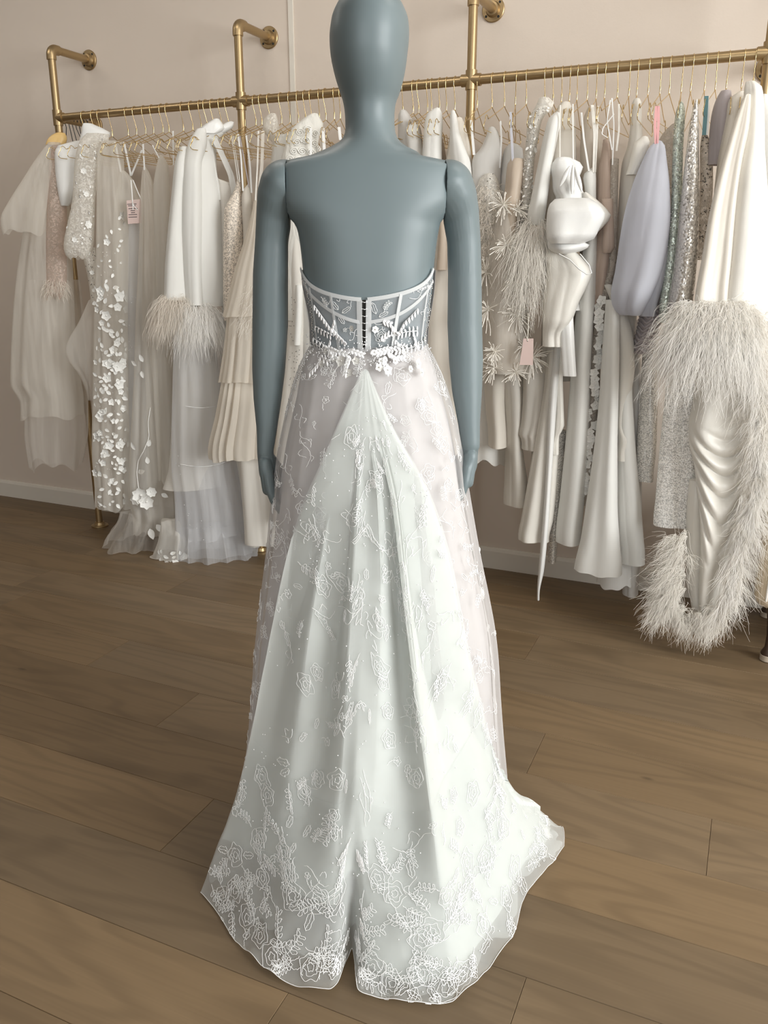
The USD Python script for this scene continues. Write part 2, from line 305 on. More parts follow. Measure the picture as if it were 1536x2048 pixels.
# skirting board with an eased top edge, and the pale batten on the wall
prof = [(WALL_N, 0), (WALL_N - .016, 0), (WALL_N - .016, .080), (WALL_N - .012, .092), (WALL_N - .006, .096), (WALL_N, .096)]
V = [F(x, a, b) for x in (RL, RR) for a, b in prof]; q = len(prof)
struct('baseboard_back', (V, [[i, i + 1, q + i + 1, q + i] for i in range(q - 1)]), 'trim_paint')
struct('trim_1', box(1.077, 1.099, WALL_N - .006, WALL_N, .096, CEIL), 'trim_paint')
for i, (a, b) in enumerate(PANELS):
    L = thing('ceiling_light', ['flat ceiling light panel nearest the left end of the rack', 'flat ceiling light panel above the middle of the rack', 'flat ceiling light panel nearest the right end of the rack'][i], 'ceiling light', F(a, b, CEIL - .03))
    part(L, 'frame', join([box(a - .58, a + .58, b - .20, b - .17, CEIL - .03, CEIL), box(a - .58, a + .58, b + .17, b + .20, CEIL - .03, CEIL), box(a - .58, a - .55, b - .20, b + .20, CEIL - .03, CEIL), box(a + .55, a + .58, b - .20, b + .20, CEIL - .03, CEIL)]), 'window_frame_paint', smooth=False)
    part(L, 'diffuser', box(a - .55, a + .55, b - .17, b + .17, CEIL - .02, CEIL), 'lamp_diffuser', smooth=False)

# ------------------------------------------------------------------ brass pipe rack
PR = .0165
rack = thing('clothing_rack', 'gold pipe clothing rack fixed to the wall with round flanges', 'clothing rack', F(0, 0, 0))
SP = .980
def lathe(a, axis, prof, k=28):
    """profile (distance along axis, radius)"""
    return tube([a + axis * d for d, _ in prof], [max(r_, 1e-4) for _, r_ in prof], k)
def flange(par, c, axis, holes=True):
    """round wall or floor plate centred on c, axis pointing away from the surface"""
    p = part(par, 'flange', lathe(c, axis, [(0, .043), (.006, .0435), (.0085, .041), (.0088, .028), (.018, .024), (.024, .0235), (.025, .017)]), 'brass')
    if holes:
        u = np.cross(axis, [0, 0, 1.0]); u /= np.linalg.norm(u); w = np.cross(axis, u)
        for q in range(4):
            d = u * math.cos(q * math.pi / 2 + .7) + w * math.sin(q * math.pi / 2 + .7)
            part(p, 'screw_hole', lathe(c + d * .034, axis, [(.004, .0048), (.0092, .0048)], 10), 'dark_hole')
for i in range(4):
    b = F(i * SP, 0, 0); Z = np.array([0, 0, 1.0])
    part(rack, 'post', cyl(b + Z * .01, b + Z * (RAIL_Z - .03), PR), 'brass'); part(rack, 'post', cyl(b + Z * (RAIL_Z + .03), b + Z * (TOP_Z - .02), PR), 'brass')
    flange(rack, b, Z)
    # elbow at the top and the arm to the wall
    arc = [b + Z * (TOP_Z - .028) + Z * .028 * math.sin(t) + N * .028 * (1 - math.cos(t)) for t in np.linspace(0, math.pi / 2, 8)]
    el = [b + Z * (TOP_Z - .045)] + arc + [b + Z * TOP_Z + N * .045]
    part(rack, 'elbow', join([tube(el, PR + .0045, 20), lathe(b + Z * (TOP_Z - .047), Z, [(0, PR), (0, PR + .0075), (.010, PR + .0075), (.011, PR)]), lathe(b + Z * TOP_Z + N * .036, N, [(0, PR), (0, PR + .0075), (.010, PR + .0075), (.011, PR)])]), 'brass')
    part(rack, 'arm', cyl(b + Z * TOP_Z + N * .04, b + Z * TOP_Z + N * (WALL_N - .005), PR), 'brass')
    flange(rack, b + Z * TOP_Z + N * WALL_N, -N)
    c = b + Z * RAIL_Z
    cr = [cyl(c - Z * .032, c + Z * .032, PR + .0045)]
    for dv in (Z, -Z): cr.append(lathe(c + dv * .026, dv, [(0, PR), (0, PR + .0075), (.010, PR + .0075), (.011, PR)]))
    for dv in ((R, -R) if 0 < i < 3 else ((R, N) if i == 0 else (-R, N))):
        cr += [cyl(c, c + dv * .036, PR + .0045), lathe(c + dv * .028, dv, [(0, PR), (0, PR + .0075), (.010, PR + .0075), (.011, PR)])]
    part(rack, 'cross_fitting', join(cr), 'brass')
    if i in (0, 3):
        part(rack, 'arm', cyl(c, c + N * (WALL_N - .005), PR), 'brass'); flange(rack, c + N * WALL_N, -N)
    if i < 3: part(rack, 'rail', cyl(c + R * .03, c + R * (SP - .03), PR), 'brass')

# ------------------------------------------------------------------ garments: helpers
def smooth_rows(rows, step=9.0):
    rows = sorted(rows); y = np.array([r_[0] for r_ in rows], float); L = np.array([r_[1] for r_ in rows], float); Rr = np.array([r_[2] for r_ in rows], float)
    n = max(6, int((y[-1] - y[0]) / step)); yy = np.linspace(y[0], y[-1], n)
    if len(y) == 2: return yy, np.interp(yy, y, L), np.interp(yy, y, Rr)
    return yy, PchipInterpolator(y, L)(yy), PchipInterpolator(y, Rr)(yy)
class Body:
    """A hollow cloth body hung at one place: elliptical cross-sections with folds, lofted down the given outline (row, left, right)."""
    def __init__(s, rows, hx, d=0.0, b=.05, k=7, amp=.006, seed=0, hem=0.0, nth=72, cap=True, sharp=.5, grow=.35, wide=1.0, tilt=0.0, blunt=True, step=9.0):
        rg = np.random.default_rng(seed + 11); C = rail_pt(hx) - N * d; C[2] = 0
        v = np.array([C[0], C[1], 0]); v /= np.linalg.norm(v); e = np.array([v[1], -v[0], 0])
        rows = sorted(rows)
        if rows[-1][0] > 640 and blunt and rows[-1][2] - rows[-1][1] < .97 * (rows[-2][2] - rows[-2][1]) and rows[-1][0] - rows[-2][0] < 32: rows = rows[:-1] + [(rows[-1][0], rows[-2][1], rows[-2][2])]
        yy, L, Rr = smooth_rows(rows, step); n = len(yy); s.yy, s.L, s.R, s.v, s.e, s.C = yy, L, Rr, v, e, C
        PL_ = np.array([on_plane(a, y, C, v) for a, y in zip(L, yy)]); PR_ = np.array([on_plane(a, y, C, v) for a, y in zip(Rr, yy)])
        s.c = (PL_ + PR_) / 2; s.w = np.linalg.norm(PR_ - PL_, axis=1) / 2
        t = np.linspace(0, 1, n); bb = b * np.clip(.45 + t * 2.2, 0, 1); bb = np.minimum(bb, np.maximum(s.w * 1.3, .012)); s.b = bb; s.t = t
        s.c = s.c + v * (tilt * t)[:, None]
        th = np.linspace(0, 2 * math.pi, nth, endpoint=False)
        ph = rg.uniform(0, 6.28, 4); k = k if k >= 8 else max(3, int(k * .7)); kk = [k, max(2, int(k * .6)), k * 2 + 1]; wt = [1, .6, .3 if k >= 8 else .12]
        g = np.zeros((n, nth)); dr = rg.normal(0, .7, 3)
        for q in range(3):
            a = np.sin(kk[q] * th[None] + ph[q] + dr[q] * t[:, None] * 2)
            if sharp: a = (1 - sharp) * a + sharp * (2 * np.abs(np.sin(.5 * (kk[q] * th[None] + ph[q] + dr[q] * t[:, None] * 2))) - 1)
            g += wt[q] * a
        A = amp * np.clip(grow + (1.15 - grow) * t, 0, 1.2)[:, None] * np.minimum(1, s.w / .03)[:, None]
        disp = g * A * 1.45
        cx, sx = np.cos(th), np.sin(th)
        s.th, s.disp = th, disp
        X = s.w[:, None] * cx + disp * cx * .5; Y = bb[:, None] * sx + disp * sx
        V = s.c[:, None] + X[..., None] * e + Y[..., None] * v
        if hem:
            f_ = np.clip((t - .8) / .2, 0, 1)[:, None]
            V[..., 2] += f_ * hem * (np.sin(3 * th + ph[3]) * .6 + np.sin(7 * th + ph[1]) * .4)[None]
        fc = grid_faces(n, nth, True); V = V.reshape(-1, 3)
        if cap:
            V = np.vstack([V, s.c[0] + [0, 0, .004]]); q = np.arange(nth); fc = np.vstack([fc, np.stack([q, np.full(nth, len(V) - 1), (q + 1) % nth], 1)])
        s.mesh = trimesh.Trimesh(V, fc, process=False)
    def pt(s, px, py, off=.002):
        """the point of the near side seen at that place of the outline, and its outward normal"""
        i = np.interp(py, s.yy, np.arange(len(s.yy))); f = lambda a: np.interp(i, np.arange(len(s.yy)), a)
        c = np.array([f(s.c[:, q]) for q in range(3)]); w, b = f(s.w), f(s.b); P = on_plane(px, py, s.C, s.v)
        u = np.clip((P - c) @ s.e / max(w, 1e-4), -.97, .97); a = -math.acos(u) % (2 * math.pi)
        j = int(round(a / (2 * math.pi) * len(s.th))) % len(s.th); dd = s.disp[int(round(i)), j]
        nn = np.array(s.e * (u / max(w, .01)) - s.v * (math.sqrt(1 - u * u) / max(b, .01))); nn /= np.linalg.norm(nn)
        return c + s.e * (w * u + dd * u * .5) - s.v * (b + dd) * math.sqrt(1 - u * u) + nn * off, nn
    def inside(s, rg, y0=0., y1=1., m=.9):
        y = s.yy[0] + (s.yy[-1] - s.yy[0]) * rg.uniform(y0, y1); i = np.interp(y, s.yy, np.arange(len(s.yy)))
        L, R_ = np.interp(i, np.arange(len(s.yy)), s.L), np.interp(i, np.arange(len(s.yy)), s.R); u = rg.uniform(-m, m)
        return (L + R_) / 2 + u * (R_ - L) / 2, y
def base_of(B): return B.c[-1]
def garment(name, label, cat, m, rows, hx, pname='body', group=None, **kw):
    B = Body(rows, hx, **kw); t = thing(name, label, cat, base_of(B), group); part(t, pname, B.mesh, m, smooth=50); return t, B
def add(t, pname, m, rows, hx, label=None, kind=None, **kw):
    B = Body(rows, hx, **kw); part(t, pname, B.mesh, m, smooth=50, label=label, kind=kind); return B
def strap(t, pts, hx, m, w=.006, d=0.0, name='strap'):
    C = rail_pt(hx) - N * d; C[2] = 0; v = np.array([C[0], C[1], 0]); v /= np.linalg.norm(v); e = np.array([v[1], -v[0], 0])
    P = np.array([on_plane(a, b, C, v) for a, b in pts]); 
    if len(P) > 2:
        q = np.linspace(0, len(P) - 1, 14); P = np.stack([np.interp(q, np.arange(len(P)), P[:, j]) for j in range(3)], 1)
    m1 = ribbon(P - v * .0006, e, w); m2 = ribbon(P + v * .0006, e, w); part(t, name, join([m1, m2]), m, smooth=60)
def strands(roots, dirs, L, rg, droop=.8, curl=.25, m=7):
    """feather barbs: start along dirs and sag; L per strand"""
    n = len(roots); t = np.linspace(0, 1, m)[None, :, None]; L = np.asarray(L).reshape(n, 1, 1); d = dirs / np.linalg.norm(dirs, axis=1)[:, None]
    P = roots[:, None] + d[:, None] * L * t * (1 - .35 * droop * t) + np.array([0, 0, -1.0]) * L * droop * t ** 1.8 * .75
    a = rg.normal(0, 1, (n, 1, 3)); b = rg.normal(0, 1, (n, 1, 3))
    return P + L * curl * (a * t ** 2 * .35 + b * .12 * np.sin(t * math.pi * 2))
def fluff(t, name, m, roots, dirs, L, rg, droop=.8, curl=.25, w=(.0011, .0004)):
    P = strands(roots, dirs, L, rg, droop, curl); curves(t, name, P, np.linspace(w[0], w[1], P.shape[1]), m)
def ring_fluff(t, B, m, y0, y1, n, Ls, seed, name='feather_trim', droop=.9, out=.8, curl=.3, front=True, w=(.0010, .0004)):
    """feathers rooted over a band of a body's near side and flanks"""
    rg = np.random.default_rng(seed); ro, di = [], []
    n = int(n * 1.3)
    for _ in range(n):
        y = rg.uniform(y0, y1); i = np.interp(y, B.yy, np.arange(len(B.yy))); Lx, Rx = np.interp(i, np.arange(len(B.yy)), B.L), np.interp(i, np.arange(len(B.yy)), B.R)
        u = math.sin(rg.uniform(-1.55, 1.55)); p, nn = B.pt((Lx + Rx) / 2 + u * (Rx - Lx) / 2 * .97, y, .001)
        ro.append(p); di.append(nn * out + np.array([0, 0, -1.0]) * rg.uniform(.1, 1.0) + rg.normal(0, .35, 3))
    fluff(t, name, m, np.array(ro), np.array(di), rg.uniform(Ls[0], Ls[1], n), rg, droop, curl, w)
def line_fluff(t, pts, hx, d, vec, n, Ls, seed, m='feather', name='feather_trim', spread=14, droop=.5, curl=.55, jit=.45):
    """plumes rooted along a line on the garment, leaving it towards vec (picture right, down, towards the eye)"""
    C = rail_pt(hx) - N * d; C[2] = 0; v = np.array([C[0], C[1], 0]); v /= np.linalg.norm(v); e = np.array([v[1], -v[0], 0]); rg = np.random.default_rng(seed)
    p = np.array(pts, float); a = np.r_[0, np.cumsum(np.hypot(*np.diff(p, axis=0).T))]; ro, di, LL = [], [], []
    for _ in range(n // 14):
        q = rg.uniform(0, a[-1]); P = on_plane(np.interp(q, a, p[:, 0]) + rg.normal(0, spread * .5), np.interp(q, a, p[:, 1]) + rg.normal(0, spread * .5), C, v) - v * abs(rg.normal(0, .015))
        D0 = e * vec[0] - np.array([0, 0, 1.0]) * vec[1] - v * vec[2] + rg.normal(0, jit, 3); L0 = rg.uniform(*Ls)
        for _k in range(14): ro.append(P + rg.normal(0, .0025, 3)); di.append(D0 + rg.normal(0, .30, 3)); LL.append(L0 * rg.uniform(.6, 1.1))
    fluff(t, name, m, np.array(ro), np.array(di), np.array(LL), rg, droop, curl, (.0010, .0004))
def frame(nn):
    u = np.cross([0, 0, 1.0], nn); u /= np.linalg.norm(u) + 1e-9; return u, np.cross(nn, u)
def petal_mesh(c, nn, ang, L, W, lift=.25):
    """one pointed, cupped leaf or petal"""
    u, w = frame(nn); a = u * math.cos(ang) + w * math.sin(ang); b = np.cross(nn, a)
    t = np.linspace(0, 1, 6); half = W / 2 * np.sin(np.pi * t ** .8) ** .8; mid = c + a * (L * t)[:, None] + nn * (lift * L * t ** 2)[:, None]
    V = np.vstack([mid - b * half[:, None] + nn * (half * .35)[:, None], mid, mid + b * half[:, None] + nn * (half * .35)[:, None]]); i = np.arange(5)
    return trimesh.Trimesh(V, tri(np.vstack([np.stack([i, i + 1, 6 + i + 1, 6 + i], 1), np.stack([6 + i, 6 + i + 1, 12 + i + 1, 12 + i], 1)])), process=False)
def flower_mesh(c, nn, rad, k=5, rot=0.0, lift=.35): return join([petal_mesh(c, nn, rot + q * 2 * math.pi / k, rad, rad * .95, lift) for q in range(k)] + [ball(c + nn * rad * .12, rad * .16, 1)])
def ball(c, r_, sub=1): m = trimesh.creation.icosphere(sub, r_); m.vertices = m.vertices + c; return m
def beads(t, name, pts, r_, m, kind='stuff'):
    part(t, name, join([ball(p, r_ if np.isscalar(r_) else r_[i], 1) for i, p in enumerate(pts)]), m, smooth=True, kind=kind)
def scatter_beads(t, B, n, r_, m, seed, name='bead', y0=0, y1=1):
    rg = np.random.default_rng(seed); beads(t, name + 's', [B.pt(*B.inside(rg, y0, y1), .001)[0] for _ in range(n)], r_, m)
def scatter_leaves(t, B, n, seed, y0=0, y1=1, size=(.016, .028), flowers=.25, m='petal', mm=.85):
    rg = np.random.default_rng(seed)
    for _ in range(n):
        p, nn = B.pt(*B.inside(rg, y0, y1, mm), .003); L = rg.uniform(*size)
        if rg.uniform() < flowers: part(t, 'flower_applique', flower_mesh(p, nn, L * .8, 5, rg.uniform(0, 6)), m, smooth=True)
        else: part(t, 'leaf_applique', petal_mesh(p, nn, rg.uniform(0, 6.28), L, L * .6, .15), m, smooth=True)
# ------------------------------------------------------------------ mannequin
MD = 1.70                                                        # distance of the mannequin's axis in front of the eye
TROWS = [  # row, left, right, half depth, squareness, forward lean
 (-33, 734, 742, .012, 2.0, .012), (-30, 718, 758, .034, 2.0, .012), (-22, 702, 776, .056, 2.0, .012), (-10, 688, 791, .074, 2.0, .012), (10, 673, 806, .090, 2.05, .012), (40, 662, 817, .099, 2.1, .012), (72, 658.5, 818.5, .102, 2.1, .012), (107, 660.5, 815, .099, 2.1, .012), (145, 668, 809.5, .091, 2.1, .014),
 (180, 678.5, 800.5, .079, 2.1, .018), (204, 686, 791.5, .069, 2.1, .020), (234, 689.5, 789, .063, 2.05, .018), (257, 690, 790, .061, 2.05, .014), (272, 687, 793.5, .061, 2.1, .010), (286, 676, 803, .062, 2.1, .006), (295, 660, 816, .064, 2.15, .004), (303, 643, 832, .066, 2.2, .002), (316, 611, 851, .070, 2.3, 0),
 (326, 560, 905, .074, 2.3, 0), (334, 548, 917, .078, 2.3, 0), (360, 545, 920, .086, 2.3, 0), (400, 552, 914, .093, 2.4, 0), (428, 570, 896, .096, 2.45, 0), (445, 588, 881, .097, 2.5, 0), (462, 596, 877, .098, 2.5, 0), (490, 601, 872.5, .099, 2.4, 0), (530, 605.5, 868, .099, 2.35, 0), (575, 610, 865, .097, 2.3, 0),
 (620, 619.5, 859, .093, 2.25, 0), (655, 623.5, 853, .090, 2.2, 0), (680, 624, 852, .090, 2.2, 0), (700, 626, 850, .086, 2.2, 0), (760, 622, 852, .080, 2.2, 0), (830, 618, 856, .080, 2.2, 0), (900, 618, 856, .080, 2.2, 0), (940, 622, 852, .08, 2.2, 0)]
_tz, _tc, _tw, _tb, _tp, _tl = [], [], [], [], [], []
for y, l, r_, b, p_, ln in TROWS:
    A, B_ = at_D(l, y, MD), at_D(r_, y, MD); _tz.append(A[2]); _tc.append((A[0] + B_[0]) / 2); _tw.append((B_[0] - A[0]) / 2); _tb.append(b); _tp.append(p_); _tl.append(ln)
_tz = np.array(_tz)[::-1]
TI = {k: PchipInterpolator(_tz, np.array(a)[::-1]) for k, a in (('c', _tc), ('w', _tw), ('b', _tb), ('p', _tp), ('l', _tl))}
SEAM = (at_D(577.6, 380, MD)[0], at_D(888.6, 380, MD)[0])
def torso_ring(z, n=96, off=0.0, a0=0.0, a1=2 * math.pi, end=False):
    th = np.linspace(a0, a1, n, endpoint=end); e = 2 / float(TI['p'](z)); c, s = np.cos(th), np.sin(th)
    x = (float(TI['w'](z)) + off) * np.sign(c) * np.abs(c) ** e; y = (float(TI['b'](z)) + off) * np.sign(s) * np.abs(s) ** e
    x = np.clip(float(TI['c'](z)) + x, SEAM[0] - off, SEAM[1] + off)
    return np.stack([x, MD + float(TI['l'](z)) + y, np.full(n, z)], 1)
def torso_back(x, z, off=0.0):
    """distance of the mannequin's back at x, z (the side towards the eye)"""
    u = np.clip(np.abs((x - TI['c'](z)) / (TI['w'](z) + off)), 0, .999); return MD + TI['l'](z) - (TI['b'](z) + off) * (1 - u ** TI['p'](z)) ** (1 / TI['p'](z))
def on_torso(px, py, off=.003):
    D = 1.6
    for _ in range(6):
        P = at_D(px, py, D); D = float(torso_back(P[0], P[2], off))
    return at_D(px, py, D)
man = thing('mannequin', 'slate grey egg-headed mannequin seen from behind, wearing the strapless lace gown', 'mannequin', (-.033, MD, 0))
zz = np.concatenate([np.linspace(_tz[-1], _tz[-9], 44, endpoint=False), np.linspace(_tz[-9], _tz[0], 90)])
V = np.vstack([torso_ring(z) for z in zz]); fc = grid_faces(len(zz), 96, True)
V = np.vstack([V, V[:96].mean(0) + [0, 0, .001], V[-96:].mean(0)]); q = np.arange(96)
fc = np.vstack([fc, np.stack([q, np.full(96, len(V) - 2), (q + 1) % 96], 1), np.stack([len(zz) * 96 - 96 + q, len(zz) * 96 - 96 + (q + 1) % 96, np.full(96, len(V) - 1)], 1)])
part(man, 'body', (V, fc), 'mannequin_paint', smooth=55)
def chain(js, seg=20):
    """hull of each neighbouring pair of spheres"""
    out = []
    for (a, ra), (b, rb) in zip(js[:-1], js[1:]):
        out.append(manifold3d.Manifold.batch_hull([manifold3d.Manifold.sphere(ra, seg).translate([float(q) for q in a]), manifold3d.Manifold.sphere(rb, seg).translate([float(q) for q in b])]))
    return manifold3d.Manifold.batch_boolean(out, manifold3d.OpType.Add)
def arm(side, spec, seam):
    zc = lambda y: (FPX / MD) * (1 / (_c + (1024 - y) / FPX * _s)) ** -1
    js = []
    for y, xc, rp, D in spec:
        P = at_D(xc, y, D); r_ = abs(at_D(xc + rp, y, D)[0] - P[0]); js.append((P, r_))
    arm_ = chain(js, 36)
    # hand: palm and five slender fingers hanging down, slightly curled, thumb to the front
    w = js[-1][0]; s_ = side
    def o(x, y, z): return w + np.array([s_ * x, y, z])
    palm = chain([(o(0, 0, 0), .017), (o(-.004, .012, -.045), .021), (o(-.012, .012, -.075), .020)])
    palm2 = chain([(o(0, -.012, -.02), .014), (o(-.008, -.018, -.075), .015)])
    hand = [palm, palm2]
    for q, (yy, L) in enumerate([(.028, .068), (.008, .078), (-.012, .072), (-.030, .056)]):
        b = o(-.012, yy, -.075); hand.append(chain([(o(-.006, yy * .7, -.04), .011), (b, .0100), (b + np.array([-s_ * .008, 0, -L * .45]), .0090), (b + np.array([-s_ * .022, 0, -L * .78]), .0080), (b + np.array([-s_ * .034, 0, -L]), .0062)], 14))
    hand.append(chain([(o(-.008, .020, -.018), .012), (o(-.022, .040, -.045), .0105), (o(-.032, .046, -.072), .0085), (o(-.038, .044, -.090), .0068)], 14))
    m = manifold3d.Manifold.batch_boolean([arm_] + hand, manifold3d.OpType.Add).refine_to_length(.006)
    t = from_manifold(m); t.merge_vertices(); trimesh.smoothing.filter_taubin(t, .5, .53, 24)
    k_ = np.clip((t.vertices[:, 2] - at_D(540, 470, MD)[2]) / .10, 0, 1); t.vertices[:, 1] = MD + (t.vertices[:, 1] - MD) * (1 + .30 * k_)
    X = at_D(seam, 380, MD)[0]
    t.vertices[:, 0] = np.minimum(t.vertices[:, 0], X) if side < 0 else np.maximum(t.vertices[:, 0], X)
    part(man, 'arm', t, 'mannequin_paint', smooth=35)
arm(-1, [(374, 571, 51, 1.70), (392, 560, 45, 1.70), (425, 549, 36, 1.705), (480, 543.5, 33, 1.71), (550, 541, 35, 1.715), (650, 540.5, 35.5, 1.72), (735, 537.5, 33, 1.72), (800, 535, 27.5, 1.715), (860, 533.5, 20, 1.705), (905, 530.5, 16, 1.70)], 577.2)
arm(1, [(374, 896, 51, 1.70), (392, 908, 45, 1.70), (425, 921, 37, 1.705), (480, 927.5, 33.5, 1.71), (550, 929.5, 33.5, 1.715), (650, 929.5, 34.5, 1.72), (720, 932, 34, 1.72), (780, 934, 30, 1.715), (845, 938, 22, 1.705), (890, 941, 18.5, 1.70)], 889.1)
part(man, 'stand_pole', cyl((-.033, MD, .012), (-.033, MD, _tz[0] + .02), .014), 'steel')
part(man, 'base_plate', lathe(np.array([-.033, MD, .0005]), np.array([0, 0, 1.0]), [(0, .17), (.008, .17), (.012, .165)], 48), 'steel')

# ------------------------------------------------------------------ the gown
gown = thing('wedding_dress', 'strapless white lace wedding gown with corset back and long train on the mannequin', 'wedding dress', (-.033, MD, 0))
# skirt: outline of the sheer outer layer; half width and depth by height
SK = [(686, 623, 853), (700, 614, 860), (720, 603, 871), (760, 588, 888), (800, 577, 901), (850, 566, 914), (900, 556, 924), (950, 549, 932), (1000, 543, 940), (1100, 533, 957), (1200, 521, 977), (1250, 515, 986), (1300, 510, 992), (1400, 503, 998), (1500, 494, 1006), (1590, 478, 1014), (1640, 470, 1019)]
_sz, _sc, _sw = [], [], []
for y, l, r_ in SK:
    A, B_ = at_D(l, y, MD), at_D(r_, y, MD); _sz.append(A[2]); _sc.append((A[0] + B_[0]) / 2); _sw.append((B_[0] - A[0]) / 2)
_sz[-1] = .004
SI = {k: PchipInterpolator(np.array(_sz)[::-1], np.array(a)[::-1]) for k, a in (('c', _sc), ('w', _sw))}
ZT = _sz[0]
def skirt_depth(z): return np.interp((ZT - z) / ZT, [0, .12, .4, 1], [.094, .135, .19, .255])
def skirt_back(x, z, off=0.0):
    u = np.clip(np.abs((x - SI['c'](z)) / (SI['w'](z) + off)), 0, .999); return MD - (skirt_depth(z) + off) * np.sqrt(1 - u * u)
def skirt_mesh(off, z0, z1, amp, k, seed, nz=80, nth=240, grow=1.0, taper=None):
    rg = np.random.default_rng(seed); z = np.linspace(z0, z1, nz); th = np.linspace(0, 2 * math.pi, nth, endpoint=False); q = ((ZT - z) / ZT)
    ph = rg.uniform(0, 6.28, 4); g = sum(wt * (.5 * np.sin(kk * th + p_) + .5 * (1 - 2 * np.abs(np.sin(.5 * (kk * th + p_))))) for kk, p_, wt in zip((k, int(k * .62), k * 2 - 3), ph, (1, .7, .35)))
    A = amp * np.clip(q * 1.3 + .12, 0, 1) ** grow
    off = off * np.clip(q * 9 + .15, 0, 1)[:, None]
    X = SI['c'](z)[:, None] + (SI['w'](z)[:, None] + off) * np.cos(th) + A[:, None] * g * np.cos(th) * .55
    Y = MD + (skirt_depth(z)[:, None] + off) * np.sin(th) + A[:, None] * g * np.sin(th)
    V = np.stack([X, Y, np.broadcast_to(z[:, None], X.shape)], -1)
    return V
V = skirt_mesh(-.016, ZT - .004, .035, .010, 15, 5); part(gown, 'skirt_lining', (V.reshape(-1, 3), grid_faces(*V.shape[:2], True)), 'skirt_lining', smooth=60)
SKV = skirt_mesh(0.0, ZT, .004, .014, 19, 8); part(gown, 'skirt_overlay', (SKV.reshape(-1, 3), grid_faces(*SKV.shape[:2], True)), 'skirt_net', smooth=60)
# train: fold lines fanning out from the point at the waist; each ends on the floor
RAYS = [
 [(722, 742), (690, 815), (642, 925), (601, 1020), (565, 1150), (535, 1300), (505, 1450), (472, 1590), (437, 1690), (400, 1788)],
 [(724, 741), (698, 820), (655, 950), (615, 1100), (580, 1250), (548, 1420), (512, 1600), (480, 1720), (436, 1830)],
 [(726, 740), (705, 830), (672, 960), (645, 1100), (622, 1250), (598, 1420), (568, 1600), (534, 1760), (480, 1890)],
 [(727, 739), (714, 850), (694, 1000), (680, 1150), (666, 1300), (645, 1460), (616, 1620), (585, 1780), (545, 1955)],
 [(728, 738), (721, 850), (712, 1000), (704, 1150), (696, 1300), (686, 1500), (672, 1700), (658, 1984)],
 [(729, 738), (730, 850), (733, 1000), (731, 1200), (720, 1400), (711, 1600), (706, 1750), (704, 1898)],
 [(731, 738), (741, 860), (758, 1000), (763, 1200), (757, 1400), (745, 1600), (734, 1800), (716, 1984)],
 [(732, 738), (749, 860), (775, 1000), (792, 1200), (803, 1400), (810, 1600), (815, 1800), (810, 2008)],
 [(733, 738), (757, 860), (789, 1000), (812, 1200), (836, 1400), (856, 1560), (876, 1750), (905, 2000)],
 [(734, 739), (764, 860), (801, 1000), (829, 1200), (860, 1400), (897, 1570), (940, 1720), (1018, 1888)],
 [(735, 740), (771, 855), (826, 1000), (862, 1170), (893, 1330), (930, 1450), (978, 1580), (1020, 1680), (1052, 1790)],
 [(736, 741), (778, 852), (845, 990), (888, 1130), (920, 1280), (952, 1400), (988, 1520), (1045, 1625), (1128, 1698)],
 [(737, 742), (784, 848), (860, 985), (902, 1115), (932, 1270), (958, 1385), (982, 1485), (1003, 1570), (1050, 1608), (1124, 1658)]]
RIDGE = [0, .012, -.010, .024, -.014, .006, -.018, .026, -.016, .014, -.008, .004, 0]
NT, NS = 110, 241
Ctl = []
for ray_, rd in zip(RAYS, RIDGE):
    p_ = np.array(ray_, float); a = np.r_[0, np.cumsum(np.hypot(*np.diff(p_, axis=0).T))]; t = np.linspace(0, a[-1], NT)
    px, py = PchipInterpolator(a, p_[:, 0])(t), PchipInterpolator(a, p_[:, 1])(t)
    H = ground(*ray_[-1], .004); A = np.array([0, skirt_back(at_D(*ray_[0], 1.6)[0], ZT - .03, .01), at_D(*ray_[0], 1.6)[2]])
    zs = np.linspace(0, 1, 400); Dp = H[1] + (A[1] - H[1]) * zs ** .62; zp = .004 + (A[2] - .004) * zs
    out = []
    for x, y, s in zip(px, py, t / a[-1]):
        k = ray(x, y)[2] / ray(x, y)[1]; f_ = CH + Dp * k - zp                                  # the line of sight meets the fold's profile
        i = np.nonzero(np.diff(np.sign(f_)))[0]; D = Dp[i[0]] + (Dp[i[0] + 1] - Dp[i[0]]) * (f_[i[0]] / (f_[i[0]] - f_[i[0] + 1] + 1e-12)) if len(i) else (H[1] if s > .5 else A[1])
        D += rd * math.sin(math.pi * min(1, s * 1.15)) ** .8 * (1 if s < .87 else max(0, (1 - s) / .13))
        out.append([x, y, D])
    Ctl.append(out)
Ctl = np.array(Ctl); w5 = np.clip((np.linspace(0, 1, NT) - .70) / .3, 0, 1) ** 2; Ctl[5, :, 2] = (1 - w5) * ((Ctl[4, :, 2] + Ctl[6, :, 2]) / 2 + .010) + w5 * Ctl[5, :, 2]
